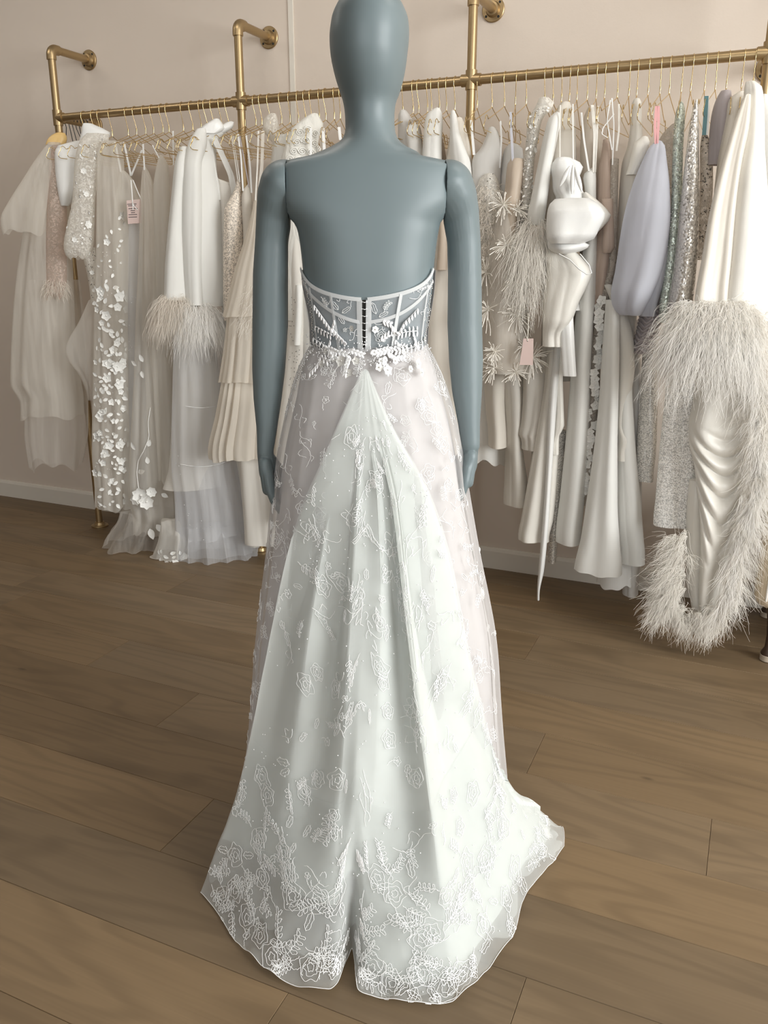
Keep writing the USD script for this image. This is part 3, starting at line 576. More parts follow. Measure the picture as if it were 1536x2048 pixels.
#                                                                            # rays x steps x (col, row, distance)
sk_ = np.linspace(0, 1, len(RAYS)); G3 = PchipInterpolator(sk_, Ctl, axis=0)(np.linspace(0, 1, NS))
TR = np.zeros((NS, NT, 3)); rgT = np.random.default_rng(4)
for i in range(NS):
    for j in range(NT):
        P = at_D(*G3[i, j]); lim = skirt_back(P[0], max(P[2], .004), .010) if abs(P[0] - SI['c'](max(P[2], .004))) < SI['w'](max(P[2], .004)) else 9
        D = min(P[1], lim); P = at_D(G3[i, j, 0], G3[i, j, 1], D)
        TR[i, j] = P
wr = fbm(TR * [9, 9, 4], 3, 2) - .5; tt = np.linspace(0, 1, NT)[None]
TR[..., 1] += wr * .020 * np.clip(tt * 1.4, 0, 1)
low = np.clip((tt - .80) / .2, 0, 1); TR[..., 2] = np.maximum(TR[..., 2], .003) + low * (fbm(TR * [17, 17, 17], 2, 7) - .35).clip(0) * .035 + low * np.clip((np.linspace(0, 1, NS)[:, None] - .68) / .15, 0, 1) * np.sin(np.pi * tt) ** .5 * (.5 + .5 * np.sin(46 * TR[..., 0] - 30 * TR[..., 1] + 9 * fbm(TR * 6, 2, 3))) * .045
def sub(Gd, o, t1):
    n = int(Gd.shape[1] * t1); W = Gd[:, :n].copy(); du = np.gradient(W, axis=0); dv = np.gradient(W, axis=1); nn = np.cross(du, dv); nn /= np.linalg.norm(nn, axis=2)[..., None] + 1e-9
    nn[nn[..., 1] > 0] *= -1; W = W + nn * o; return W
T1 = np.interp(np.linspace(0, 1, NS), [0, .15, .30, .42, .46, .55, .75, .85, 1], [.90, .86, .86, .87, .93, .965, .96, .965, .97])
tl = sub(TR, -.008, 1.0); tl = np.array([[tl[i, min(int(a), NT - 2)] * (1 - a % 1) + tl[i, min(int(a), NT - 2) + 1] * (a % 1) for a in np.linspace(0, T1[i] * (NT - 1), NT)] for i in range(NS)]); tl[..., 2] = np.maximum(tl[..., 2], .002)
part(gown, 'train_lining', (tl.reshape(-1, 3), grid_faces(*tl.shape[:2])), 'train_lining', smooth=60)
T2 = T1 + (1 - T1) * .62
tu = sub(TR, -.004, 1.0); tu = np.array([[tu[i, min(int(a), NT - 2)] * (1 - a % 1) + tu[i, min(int(a), NT - 2) + 1] * (a % 1) for a in np.linspace(.70 * (NT - 1), T2[i] * (NT - 1) + 1.2 * math.sin(i * .21) + .8 * math.sin(i * .53), 40)] for i in range(NS)]); tu[..., 2] = np.maximum(tu[..., 2], .0025)
part(gown, 'train_underlay', (tu.reshape(-1, 3), grid_faces(NS, 40)), 'train_net', smooth=60)
part(gown, 'train_overlay', (TR.reshape(-1, 3), grid_faces(NS, NT)), 'train_net', smooth=60)
part(gown, 'hem_edge', tube(TR[:, -1] + [0, 0, .001], .0007, 6), 'thread', smooth=True)
# embroidery: thread motifs laid on the net by walking over the surface
def surf(Gd):
    du = np.linalg.norm(np.gradient(Gd, axis=0), axis=2); dv = np.linalg.norm(np.gradient(Gd, axis=1), axis=2)
    a = np.cross(np.gradient(Gd, axis=0), np.gradient(Gd, axis=1)); a /= np.linalg.norm(a, axis=2)[..., None] + 1e-9; a[a[..., 1] > .2] *= -1
    def ev(u, v, o=.0016):
        u = np.clip(u, 0, Gd.shape[0] - 1.001); v = np.clip(v, 0, Gd.shape[1] - 1.001); i, j = u.astype(int), v.astype(int); f, g = (u - i)[..., None], (v - j)[..., None]
        return sum(w * (Gd[i + p_, j + q] + a[i + p_, j + q] * o) for p_, q, w in ((0, 0, (1 - f) * (1 - g)), (1, 0, f * (1 - g)), (0, 1, (1 - f) * g), (1, 1, f * g)))
    return du, dv, ev
def closed(n, fr): t = np.linspace(0, 2 * math.pi, n); r_ = fr(t); return np.stack([r_ * np.cos(t), r_ * np.sin(t)], 1)
def m_rose(rg):
    out = [closed(14, lambda t, R=R, a=a: R * (1 + .16 * np.sin(5 * t + a))) for R, a in ((1, rg.uniform(0, 6)), (.62, rg.uniform(0, 6)), (.30, rg.uniform(0, 6)))]
    t = np.linspace(0, 1, 14); out += [np.stack([np.cos(b + t) * (1 - t * .55), np.sin(b + t) * (1 - t * .55)], 1) for b in rg.uniform(0, 6, 2)]
    return out
def m_leaf(rg):
    t = np.linspace(0, 1, 14); h = .34 * np.sin(np.pi * t) * (1 + .25 * np.sin(9 * t)); out = [np.stack([t * 1.6, h], 1), np.stack([t * 1.6, -h], 1), np.stack([t * 1.45, 0 * t], 1)]
    return out
def m_sprig(rg):
    t = np.linspace(0, 1, 14); st = np.stack([t * 2.0, .35 * np.sin(2.6 * t + rg.uniform(0, 2))], 1); out = [st]
    for q in (4, 7, 10, 13):
        for s in (-1, 1):
            d = s * .9; u = np.linspace(0, 2 * math.pi, 14); e = np.stack([.27 + .27 * np.cos(u + math.pi), .12 * np.sin(u)], 1); out.append(st[q] + e @ np.array([[math.cos(d), math.sin(d)], [-math.sin(d), math.cos(d)]]))
    return out
def m_bud(rg): return [closed(14, lambda t: .45 * (.55 + .45 * np.abs(np.cos(2.5 * t)))), closed(14, lambda t: .12 + 0 * t), np.stack([np.linspace(0, 1.2, 14), .25 * np.sin(np.linspace(0, 3, 14))], 1)]
def m_vine(rg): t = np.linspace(0, 1, 14); return [np.stack([t * 3, .5 * np.sin(t * 5 + rg.uniform(0, 6))], 1), np.stack([1 + t, .5 + .5 * np.sin(t * 4)], 1), np.stack([1.8 + t * .7, -.3 - .5 * np.sin(t * 3)], 1)]
def embroider(par, name, Gd, spots, mt, w=.0010, mx=None):
    du, dv, ev = surf(Gd); out = []
    for u0, v0, S, kind, rot, sd in spots:
        if mx and abs(u0 - mx) < 11 and v0 > .74 * Gd.shape[1]: continue
        rg = np.random.default_rng(sd); i, j = int(min(u0, Gd.shape[0] - 1)), int(min(v0, Gd.shape[1] - 1))
        for cv in (m_rose, m_leaf, m_sprig, m_bud, m_vine)[kind](rg):
            c, s = math.cos(rot), math.sin(rot); q = cv @ np.array([[c, s], [-s, c]]) * S + rg.normal(0, S * .03, cv.shape)
            u, v = u0 + q[:, 0] / max(du[i, j], .0012), v0 + q[:, 1] / max(dv[i, j], .004)
            if u.min() < .5 or u.max() > Gd.shape[0] - 1.5 or v.max() > Gd.shape[1] - .5 or v.min() < .5: continue
            out.append(ev(u, v))
    P = np.array(out); curves(par, name, P, np.full(P.shape[1], w), mt, 'stuff')
rg = np.random.default_rng(21); spots = []
for _ in range(230):                                                                            # body of the train: vines and sprigs, thinning out
    v = rg.uniform(.10, .92) * NT; spots.append((rg.uniform(.03, .97) * NS, v, rg.uniform(.013, .022), rg.choice([0, 1, 2, 3, 4, 4]), math.pi / 2 + rg.normal(0, .7), int(rg.integers(1e6))))
for q in range(44):                                                                            # border: roses with leaves and sprigs
    u = (q % 22 + rg.uniform(.2, .8)) / 22 * NS * .98; v = (rg.uniform(.93, .97) if q < 22 else rg.uniform(.80, .90)) * NT; S = rg.uniform(.022, .031)
    spots.append((u, v, S * .85, 0, 0, int(rg.integers(1e6))))
    for a in rg.uniform(0, 6.28, 4): spots.append((u + math.cos(a) * S / .004, v + math.sin(a) * S / .012, S * .8, int(rg.choice([1, 2, 2, 3])), a, int(rg.integers(1e6))))
embroider(gown, 'train_embroidery', TR, spots, 'thread', mx=100)
SB = np.transpose(SKV, (1, 0, 2)); nth = SB.shape[0]; spots = []                                 # theta first; the seen half is pi..2pi
SBk = SB[int(nth * .47):, :]
for _ in range(330):
    spots.append((rg.uniform(.02, .98) * SBk.shape[0], rg.beta(1.0, 1.25) * .97 * SBk.shape[1], rg.uniform(.010, .019), rg.choice([0, 1, 2, 3, 4, 4]), math.pi / 2 + rg.normal(0, .8), int(rg.integers(1e6))))
embroider(gown, 'skirt_embroidery', SBk, spots, 'thread', .0009)
# bodice: a net shell over the back of the mannequin from the curved neckline to the waist
NECK = [(600, 536), (606, 552), (618, 568), (640, 582), (668, 591), (700, 597), (722, 599), (735, 599), (760, 596), (800, 588), (830, 578), (850, 566), (862, 552), (868, 537)]
MIDS = [(603, 556), (616, 583), (640, 607), (668, 626), (700, 640), (722, 645), (735, 645), (765, 640), (800, 628), (832, 607), (852, 586), (867, 562)]
fN = PchipInterpolator(*np.array(NECK, float).T); fM = PchipInterpolator(*np.array(MIDS, float).T)
def waist_y(x): return 700 - 10 * ((x - 735) / 120) ** 2
for x0, x1 in ((601, 724), (732, 867)):
    xs = np.linspace(x0, x1, 40); V = []
    for t in np.linspace(0, 1, 24): V += [on_torso(x + (0 if abs(x - 735) < 40 else (18 if x < 735 else -14) * min(1, t * 1.2) * (abs(x - 735) - 40) / 95), fN(x) + (waist_y(x) - fN(x)) * t, .004) for x in xs]
    part(gown, 'bodice_panel', (np.array(V), grid_faces(24, 40)), 'bodice_net', smooth=60)
# front of the bodice closes the shell round the far side
zs = np.linspace(at_D(735, 700, 1.6)[2], at_D(868, 540, 1.7)[2], 14); V = np.vstack([torso_ring(z, 48, .004, -.12, math.pi + .12, True) for z in zs])
part(gown, 'bodice_front', (V, grid_faces(14, 48)), 'skirt_lining', smooth=60)
def tape(name, pts, w, m='boning_tape', off=.006, n=30):
    p_ = np.array(pts, float); a = np.r_[0, np.cumsum(np.hypot(*np.diff(p_, axis=0).T))]; t = np.linspace(0, a[-1], n)
    P = np.array([on_torso(x, y, off) for x, y in zip(PchipInterpolator(a, p_[:, 0])(t), PchipInterpolator(a, p_[:, 1])(t))])
    T = np.gradient(P, axis=0); nn = np.array([[ (x[0] - TI['c'](x[2])) * 2.0, x[1] - MD - .03, 0] for x in P]); nn /= np.linalg.norm(nn, axis=1)[:, None]
    sd = np.cross(T, nn); sd /= np.linalg.norm(sd, axis=1)[:, None]
    A = ribbon(P, sd, w); B_ = ribbon(P - nn * .0015, sd, w * .98); part(gown, name, join([A, B_]), m, smooth=60)
tape('neckline_binding', [p for p in NECK if p[0] < 725], .0075); tape('neckline_binding', [p for p in NECK if p[0] > 732], .0075)
tape('seam_tape', [p for p in MIDS if p[0] < 725], .0065); tape('seam_tape', [p for p in MIDS if p[0] > 732], .0065)
for pts, w in ([(718.5, 600), (719, 650), (721, 712)], .0105), ([(737.5, 600), (737, 650), (735.5, 712)], .0105), ([(660, 589), (668, 640), (678, 700)], .0075), ([(803, 588), (794, 640), (785, 700)], .0075), ([(618, 575), (628, 640), (634, 700)], .006), ([(858, 572), (848, 640), (842, 700)], .006):
    tape('boning', pts, w)
P = np.array([on_torso(728, y, .0015) for y in np.linspace(600, 730, 20)]); part(gown, 'placket', ribbon(P, [1, 0, 0], .008), 'dark_hole', smooth=60)
for y in np.linspace(604, 716, 9):
    a, b = on_torso(723.5, y, .006), on_torso(733, y, .006); m_ = (a + b) / 2 + [0, -.002, -.001]
    part(gown, 'hook_and_eye', join([tube([a, m_ + [-.001, 0, .001], m_, b], .0006, 6), ball(a, .0013), ball(b, .0013)]), 'pearl', smooth=True)
def gown_pt(px, py, o=.007):
    if py < 696: P = on_torso(px, py, o); n_ = np.array([(P[0] - TI['c'](P[2])) * 3, P[1] - MD, 0])
    else:
        D = 1.58
        for _ in range(5): P = at_D(px, py, D); D = float(skirt_back(P[0], min(P[2], ZT), o + .003))
        P = at_D(px, py, D); n_ = np.array([(P[0] - SI['c'](min(P[2], ZT))) * 1.5, P[1] - MD, .03])
    return P, n_ / np.linalg.norm(n_)
# beaded leaf sprays (stem in photograph coordinates, leaves in pairs)
SPRAYS = [[(628, 610), (642, 630), (660, 655), (672, 668)], [(668, 640), (664, 655), (672, 665), (688, 682)], [(630, 652), (645, 660), (660, 668)], [(836, 617), (822, 632), (808, 645), (800, 660)], [(835, 662), (815, 663), (798, 668)], [(766, 642), (782, 648), (788, 658)],
          [(762, 682), (776, 672), (790, 668)], [(626, 676), (645, 688), (665, 700)], [(650, 690), (670, 703), (690, 708)], [(845, 688), (820, 696), (795, 702)], [(800, 690), (780, 700), (760, 706)], [(775, 706), (790, 716), (806, 716)], [(640, 712), (655, 722), (668, 716)], [(660, 680), (655, 695), (662, 708)], [(700, 700), (712, 705), (720, 708)], [(740, 706), (755, 704), (770, 700)],
          [(790, 680), (800, 690), (812, 694)], [(826, 655), (830, 675), (836, 690)], [(640, 720), (630, 735), (620, 745)], [(770, 712), (768, 728), (775, 742)], [(700, 712), (694, 728), (690, 745)]]
rg = np.random.default_rng(5); bd = []
for sp in SPRAYS:
    p_ = np.array(sp, float); a = np.r_[0, np.cumsum(np.hypot(*np.diff(p_, axis=0).T))]; n = int(a[-1] / 8.5) + 1
    st = []
    for q, t in enumerate(np.linspace(0, a[-1], n + 1)):
        x, y = np.interp(t, a, p_[:, 0]), np.interp(t, a, p_[:, 1]); P, nn = gown_pt(x, y); st.append(P)
        x2, y2 = np.interp(min(t + 2, a[-1]), a, p_[:, 0]) , np.interp(min(t + 2, a[-1]), a, p_[:, 1]); u, w = frame(nn); dr = math.atan2(-(y2 - y + 1e-6), (x2 - x + 1e-6)) if t < a[-1] - 1 else dr
        for s in (-1, 1):
            m_ = ball([0, 0, 0], 1, 2); m_.vertices *= [.0054 + rg.uniform(-.0006, .0008), .0027, .0018]; g = dr + s * .45; c, s2 = math.cos(g), math.sin(g)
            A = (-u) * c + w * s2 if False else (np.array([1.0, 0, 0]) * c + np.array([0, 0, 1.0]) * s2); A -= nn * (A @ nn); A /= np.linalg.norm(A); B_ = np.cross(nn, A)
            m_.vertices = P + A * .0060 + m_.vertices[:, :1] * A + m_.vertices[:, 1:2] * B_ + m_.vertices[:, 2:] * nn
            part(gown, 'beaded_leaf', m_, 'pearl', smooth=True)
    part(gown, 'beaded_stem', tube(np.array(st), .0009, 6), 'thread', smooth=True)
FL = [(704, 657, 7), (750, 659, 8), (683, 722, 13), (712, 722, 9), (645, 728, 9), (820, 738, 8), (835, 728, 12), (758, 735, 9), (775, 740, 11), (842, 745, 9), (697, 746, 10), (668, 717, 8), (790, 722, 8), (762, 722, 7), (848, 678, 7), (630, 690, 7), (806, 704, 7), (652, 704, 7)]
for x, y, rp in FL:
    P, nn = gown_pt(x, y); f_ = flower_mesh(P, nn, rp * .00094, 5 if rp > 8 else 6, rg.uniform(0, 6), .25); fl = part(gown, 'flower', f_, 'petal', smooth=True)
    part(fl, 'bead', ball(P + nn * .0022, .0016), 'silver_bead', smooth=True)
for _ in range(240):
    x = rg.uniform(612, 862); y = 700 + rg.normal(0, 14) + 12 * rg.uniform() - 8 * ((x - 735) / 120) ** 2; bd.append(gown_pt(x, y)[0])
for t in np.linspace(0, 1, 60):                                                                 # beaded side seams
    for sd in (0, 1):
        y = 560 + t * 200; x = np.interp(y, [560, 620, 680, 700, 760], [[608, 622, 626, 618, 594], [864, 858, 850, 857, 882]][sd]); bd.append(gown_pt(x + rg.normal(0, 1.5), y, .005)[0])
beads(gown, 'seed_beads', bd[:240], .0013, 'pearl'); beads(gown, 'seam_beads', bd[240:], .0017, 'silver_bead')
rg = np.random.default_rng(31); out = []
for cx_, cy_, S, kd, rot in ((676, 620, 13, 1, 2.2), (684, 626, 13, 1, .6), (678, 632, 12, 1, -1.0), (655, 604, 10, 4, .4), (752, 628, 15, 1, 1.9), (758, 634, 13, 1, .5), (768, 626, 11, 2, 1.0), (750, 642, 10, 4, -.5), (820, 598, 12, 4, .5), (838, 586, 11, 2, .8), (762, 672, 12, 0, 0), (698, 680, 9, 4, .8), (690, 660, 9, 3, .2), (640, 596, 9, 2, -.6), (845, 640, 9, 4, 1.2), (706, 612, 8, 4, 2.0)):
    for cv in (m_rose, m_leaf, m_sprig, m_bud, m_vine)[kd](rg):
        c, s_ = math.cos(rot), math.sin(rot); q = cv @ np.array([[c, s_], [-s_, c]]) * S
        if (np.abs(cx_ + q[:, 0] - 728) < 7).any(): continue
        out.append([on_torso(cx_ + a, min(max(cy_ - b, fN(np.clip(cx_ + a, 601, 867)) + 3), 705), .0055) for a, b in q])
curves(gown, 'bodice_embroidery', np.array(out), np.full(14, .0009), 'thread', 'stuff')
rg = np.random.default_rng(9); du, dv, ev = surf(TR); beads(gown, 'sequins', list(ev(rg.uniform(2, NS - 3, 300), rg.uniform(8, NT - 3, 300), .002)), .0013, 'pearl')
# ------------------------------------------------------------------ hangers
def hanger_meshes():
    a = np.linspace(-.35, math.pi - .1, 16); hr = PR + .0016
    loop = [np.array([math.cos(t) * hr, 0, math.sin(t) * hr]) for t in a]                                       # over the pipe, the open end at the back (+x)
    hook = np.array([loop[0] + [.001, 0, -.006]] + loop + [[-.0175, 0, -.012], [-.012, 0, -.030], [0, 0, -.066], [0, 0, -.072]])
    neck = np.array([[0, 0, -.068], [0, 0, -.094]])
    def side(s):
        return np.array([[0, 0, -.092], [s * .012, 0, -.100], [s * .165, 0, -.158], [s * .172, 0, -.152], [s * .182, 0, -.148], [s * .192, 0, -.153], [s * .196, 0, -.166], [s * .205, 0, -.178], [s * .210, 0, -.186], [s * .206, 0, -.194], [s * .197, 0, -.197]])
    return [('hook', tube(hook, .0013, 7)), ('neck', tube(neck, .0024, 8)), ('shoulder_wire', tube(side(-1), .0014, 7)), ('shoulder_wire', tube(side(1), .0014, 7)), ('bottom_bar', tube(np.array([[-.198, 0, -.197], [.198, 0, -.197]]), .0014, 7))]
HANG = {}                                                                         # hook place along the rail -> what hangs there
HOOKS = [168, 187, 199, 221, 253, 270, 288, 304, 323, 335, 364, 383, 400, 412, 425, 441, 455, 488, 510, 522, 539, 562, 579, 596, 610, 622, 638, 651, 668, 680, 806, 827, 838, 856, 864, 880, 894, 911, 956, 986, 1011, 1033, 1055, 1092, 1109, 1126, 1142, 1157, 1178, 1196, 1213, 1239, 1262, 1278, 1301, 1325, 1344, 1368, 1387, 1415, 1437, 1459, 1490, 1513]
def build_hangers():
    rg = np.random.default_rng(17); proto = None; ORD = 'first second third fourth fifth sixth seventh eighth'.split()
    known = sorted(HANG)
    def near(px): return min(known, key=lambda k: abs(k - px))
    owner = {}
    for k in known:
        h = min((q for q in HOOKS if q not in owner), key=lambda q: abs(q - k)); owner[h] = HANG[k]
    seq = sorted(owner)
    for px in HOOKS:
        P = rail_pt(px); P = F((P - P0) @ R, 0, RAIL_Z); yaw = rg.normal(0, .10) + (.10 if px < 560 else 0)
        x = N * math.cos(yaw) + R * math.sin(yaw); y = np.cross([0, 0, 1.0], x); M = Gf.Matrix4d(*[float(v) for v in (*x, 0, *y, 0, 0, 0, 1, 0, *P, 1)])
        p = fresh('/World/clothes_hanger'); X = UsdGeom.Xform.Define(stage, p); X.AddTransformOp().Set(M); BASE[p] = np.zeros(3)
        if proto is None:
            for n_, m in hanger_meshes(): part(X.GetPrim(), n_, m, 'gold_wire', smooth=True)
            proto = p
        else:
            X.GetPrim().GetReferences().AddInternalReference(proto); X.GetPrim().SetInstanceable(True)
        if px in owner: lab, grp = 'gold wire hanger holding the ' + owner[px], 'gold hangers on the rail'
        else:
            L = [q for q in seq if q < px]; r_ = [q for q in seq if q > px]
            sib = [q for q in HOOKS if q not in owner and (not L or q > L[-1]) and (not r_ or q < r_[0])]; k_ = sib.index(px)
            lab = ('gold wire hanger' if len(sib) == 1 else ['left', 'right'][k_] + ' one of two gold hangers' if len(sib) == 2 else ['leftmost', 'middle', 'rightmost'][k_] + ' of three gold hangers' if len(sib) == 3 else ORD[k_] + ' gold hanger from the left') + ' between ' + ' and '.join(owner[q[0]] for q in ([L[-1:]] if L else []) + ([r_[:1]] if r_ else []))
            grp = 'gold hangers on the rail'
        tag(X.GetPrim(), lab, 'hanger', grp)
def hold(px, short): HANG[px] = short

# ------------------------------------------------------------------ garments, left span of the rail
t, B = garment('tulle_dress', 'pale tiered tulle dress at the far left end of the rack, beside the bare wall', 'dress', 'tulle_grey',
    [(288, 94, 124), (320, 82, 130), (370, 66, 138), (460, 48, 140), (560, 34, 146), (660, 27, 150), (760, 24, 160), (800, 44, 165), (830, 52, 160)], 150, d=.02, b=.09, k=9, amp=.010, seed=1, hem=.018)
add(t, 'tier', 'tulle_grey', [(286, 96, 122), (320, 70, 124), (360, 45, 118), (400, 20, 112), (440, 2, 104), (466, 8, 98)], 150, d=.08, b=.06, k=7, amp=.012, seed=2, hem=.016)
add(t, 'underskirt', 'tulle_pale', [(560, 45, 160), (700, 50, 172), (860, 50, 176), (930, 60, 165)], 150, d=.03, b=.06, k=9, amp=.012, seed=12, hem=.03)
add(t, 'padded_yoke', 'gold_satin', [(266, 112, 130), (276, 98, 134), (290, 92, 130)], 150, d=.06, b=.02, k=3, amp=.002, seed=3)
t, B = garment('lace_sleeve_dress', 'blush lace dress with a feathered cuff between the tulle dress and white satin top', 'dress', 'lace_blush',
    [(292, 104, 128), (340, 98, 132), (420, 94, 134), (500, 92, 134), (560, 92, 134), (592, 92, 124)], 160, d=.10, b=.05, k=5, amp=.004, seed=4, hem=.02)
ring_fluff(t, B, 'feather_warm', 560, 588, 160, (.02, .05), 5, 'lace_fringe', w=(.0012, .0005)); hold(168, 'white satin top')
scatter_beads(t, B, 40, .0012, 'pearl', 6)
t, B = garment('satin_blouse', 'white satin high-collared top with a short sleeve, in front of the left post', 'top', 'satin_white',
    [(283, 150, 196), (290, 122, 196), (297, 112, 190), (315, 110, 180), (340, 111, 170), (370, 114, 160), (400, 119, 145), (412, 122, 137)], 168, d=.13, b=.05, k=4, amp=.004, seed=6)
add(t, 'collar', 'satin_white', [(247, 166, 184), (256, 163, 206), (266, 163, 222), (276, 160, 218), (290, 158, 200)], 168, d=.11, b=.03, k=3, amp=.002, seed=7, cap=False)
t, B = garment('beaded_blouse', 'sheer lace top with silver beads and white flowers beside the white satin top', 'top', 'lace_ivory',
    [(268, 172, 218), (285, 158, 216), (330, 148, 202), (400, 144, 190), (450, 134, 188), (490, 127, 186), (505, 130, 178), (516, 142, 170)], 199, d=.17, b=.05, k=5, amp=.005, seed=8, hem=.01); hold(199, 'beaded lace top')
C2 = add(t, 'cuff', 'lace_ivory', [(495, 160, 190), (530, 170, 194), (570, 178, 198), (605, 182, 204)], 199, d=.16, b=.03, k=4, amp=.003, seed=9)
for px, py, r_ in ((175, 450, .018), (168, 345, .014), (172, 390, .013), (166, 315, .013), (176, 505, .012), (184, 545, .011), (150, 480, .013), (188, 580, .010)):
    p, nn = B.pt(px, py, .004) if py < 500 else C2.pt(px, py, .004); part(t, 'flower_applique', flower_mesh(p, nn, r_, 6, px, .2), 'petal', smooth=True)
rg = np.random.default_rng(1)
for px, py in ((179, 292), (204, 278), (160, 392), (176, 424), (178, 475), (190, 310), (153, 365)):
    p, nn = B.pt(px, py, .003); part(t, 'bugle_bead', tube([p, p + np.array([.004, 0, -.010])], .0028, 8), 'silver_bead', smooth=True)
scatter_beads(t, B, 70, .0016, 'pearl', 10); scatter_beads(t, C2, 30, .0018, 'dark_bead', 11, 'dark_bead'); scatter_leaves(t, B, 26, 12, .1, .95, (.008, .014), .1)
t, B = garment('sheer_gown', 'long sheer tulle gown with white leaf appliques down to the hem, at the left', 'gown', 'tulle_grey',
    [(283, 204, 244), (310, 194, 246), (400, 193, 250), (500, 192, 258), (620, 188, 262), (760, 186, 264), (900, 184, 264), (985, 190, 262), (1012, 192, 258)], 221, d=.17, b=.07, k=9, amp=.007, seed=13, hem=.015); hold(221, 'leaf applique gown')
scatter_leaves(t, B, 95, 14, .40, .72, (.018, .032), .18); scatter_leaves(t, B, 110, 15, .68, .99, (.016, .030), .2); scatter_leaves(t, B, 26, 16, .2, .42, (.014, .024), .3)
scatter_beads(t, B, 90, .0016, 'pearl', 17, y0=.3)
add(t, 'side_drape', 'tulle_pale', [(600, 178, 200), (640, 160, 200), (700, 132, 200), (720, 138, 200), (750, 160, 200), (800, 178, 206)], 221, d=.13, b=.03, k=4, amp=.006, seed=18)
t, B = garment('tulle_camisole_gown', 'narrow ivory tulle gown on thin straps, behind the pink swing tag', 'gown', 'tulle_ivory',
    [(342, 240, 250), (360, 238, 266), (390, 232, 276), (398, 230, 280), (500, 226, 286), (700, 228, 300), (900, 236, 320), (1010, 238, 320)], 253, d=.10, b=.06, k=8, amp=.006, seed=19, hem=.02); hold(253, 'narrow ivory tulle gown')
for q in ((230, 284, 242, 344), (248, 284, 262, 352), (284, 300, 262, 352)): strap(t, [(q[0], q[1]), (q[2], q[3])], 253, 'satin_white', .008, .12)
sw = thing('swing_tag', 'dusty pink paper swing tag hanging by a white ribbon among the tulle gowns', 'tag', rail_pt(253) - N * .24 - np.array([0, 0, .5]))
Ct = rail_pt(253) - N * .24; tv = np.array([Ct[0], Ct[1], 0]); tv /= np.linalg.norm(tv); te = np.array([tv[1], -tv[0], 0])
def flat_card(pts, thick, mt, nm, par, push=0.0):
    P = np.array([on_plane(a, b, Ct, tv) - tv * push for a, b in pts]); V = np.vstack([P, P + tv * thick]); n = len(P)
    fcs = [[0, i, i + 1] for i in range(1, n - 1)] + [[n, n + i + 1, n + i] for i in range(1, n - 1)] + [[i, n + i, n + (i + 1) % n] for i in range(n)] + [[i, n + (i + 1) % n, (i + 1) % n] for i in range(n)]
    return part(par, nm, (V, fcs), mt, smooth=False)
flat_card([(253, 401), (282, 398), (283, 446), (256, 448)], .0012, 'tag_card', 'card', sw)
for i, (a, b, y) in enumerate([(254.5, 273, 408), (256, 271, 411), (257, 275, 417), (261, 270, 421), (262, 270, 425), (257, 274, 429), (257, 274, 434)]): flat_card([(a, y), (b, y - .8), (b, y + .6), (a, y + 1.2)], .0004, 'tag_ink', 'printed_line', sw, .0006)
part(sw, 'ribbon', join([ribbon(np.array([on_plane(a, b, Ct, tv) - tv * .003 for a, b in pp]), te, .004) for pp in ([(262, 360), (264, 385), (266, 420)], [(266, 360), (276, 385), (284, 402)], [(264, 403), (268, 412), (275, 420)])]), 'satin_white')
t, B = garment('sequin_slip', 'slim sheer slip speckled with tiny sequins, just below the pink swing tag', 'dress', 'tulle_cool',
    [(440, 258, 284), (600, 256, 285), (800, 258, 292), (960, 262, 296), (1030, 262, 296)], 270, d=.13, b=.03, k=5, amp=.004, seed=20); scatter_beads(t, B, 120, .0014, 'pearl', 21); hold(270, 'sequin speckled slip')
t, B = garment('vine_gown', 'sheer tulle gown with a trailing white vine and big fabric flowers near its hem', 'gown', 'tulle_grey',
    [(335, 286, 292), (350, 284, 300), (420, 281, 316), (520, 278, 326), (640, 272, 334), (760, 268, 338), (880, 262, 344), (980, 258, 348), (1040, 268, 350), (1062, 276, 348)], 288, d=.14, b=.07, k=9, amp=.008, seed=22, hem=.02); hold(288, 'trailing vine gown')
strap(t, [(286, 286), (289, 340)], 288, 'satin_white', .007, .16)
vine = [(300, 560 + 250), (296, 840), (298, 868), (288, 895), (276, 915), (273, 940), (276, 962), (286, 985)]
part(t, 'vine_stem', tube(np.array([B.pt(a, b, .006)[0] for a, b in np.stack([np.interp(np.linspace(0, 7, 24), range(8), [q[j] for q in vine]) for j in (0, 1)], 1)]), .0022, 7), 'petal', smooth=True)
for px, py, L, a in ((288, 720, .03, 1.9), (276, 728, .028, 2.5), (284, 738, .028, -1.2), (272, 894, .034, 1.9), (296, 886, .03, 1.2), (276, 938, .034, .3), (296, 920, .03, 1.6), (320, 980, .03, -.6), (335, 972, .03, .3), (300, 1045, .045, -1.3), (312, 1040, .04, -1.0)):
    p, nn = B.pt(px, py, .006); part(t, 'leaf_applique', petal_mesh(p, nn, a, L * 1.2, L * .7, .2), 'petal', smooth=True)
for px, py, r_ in ((284, 980, .040), (294, 992, .036), (274, 990, .030), (302, 975, .026), (330, 560, .02), (326, 500, .018), (328, 440, .018)):
    p, nn = B.pt(px, py, .008); part(t, 'flower_applique', flower_mesh(p, nn, r_, 7, px * .3, .45), 'petal', smooth=True)
t, B = garment('tulle_slip_gown', 'plain ivory tulle gown on one thin strap beside the white coat', 'gown', 'tulle_ivory',
    [(312, 318, 326), (335, 312, 338), (380, 306, 340), (500, 306, 342), (700, 304, 350), (860, 312, 356), (960, 318, 352)], 323, d=.10, b=.05, k=7, amp=.006, seed=23, hem=.02); hold(323, 'plain ivory tulle gown')
strap(t, [(305, 290), (318, 316)], 323, 'satin_white', .005, .12); strap(t, [(346, 262), (347, 330)], 323, 'satin_white', .006, .12)
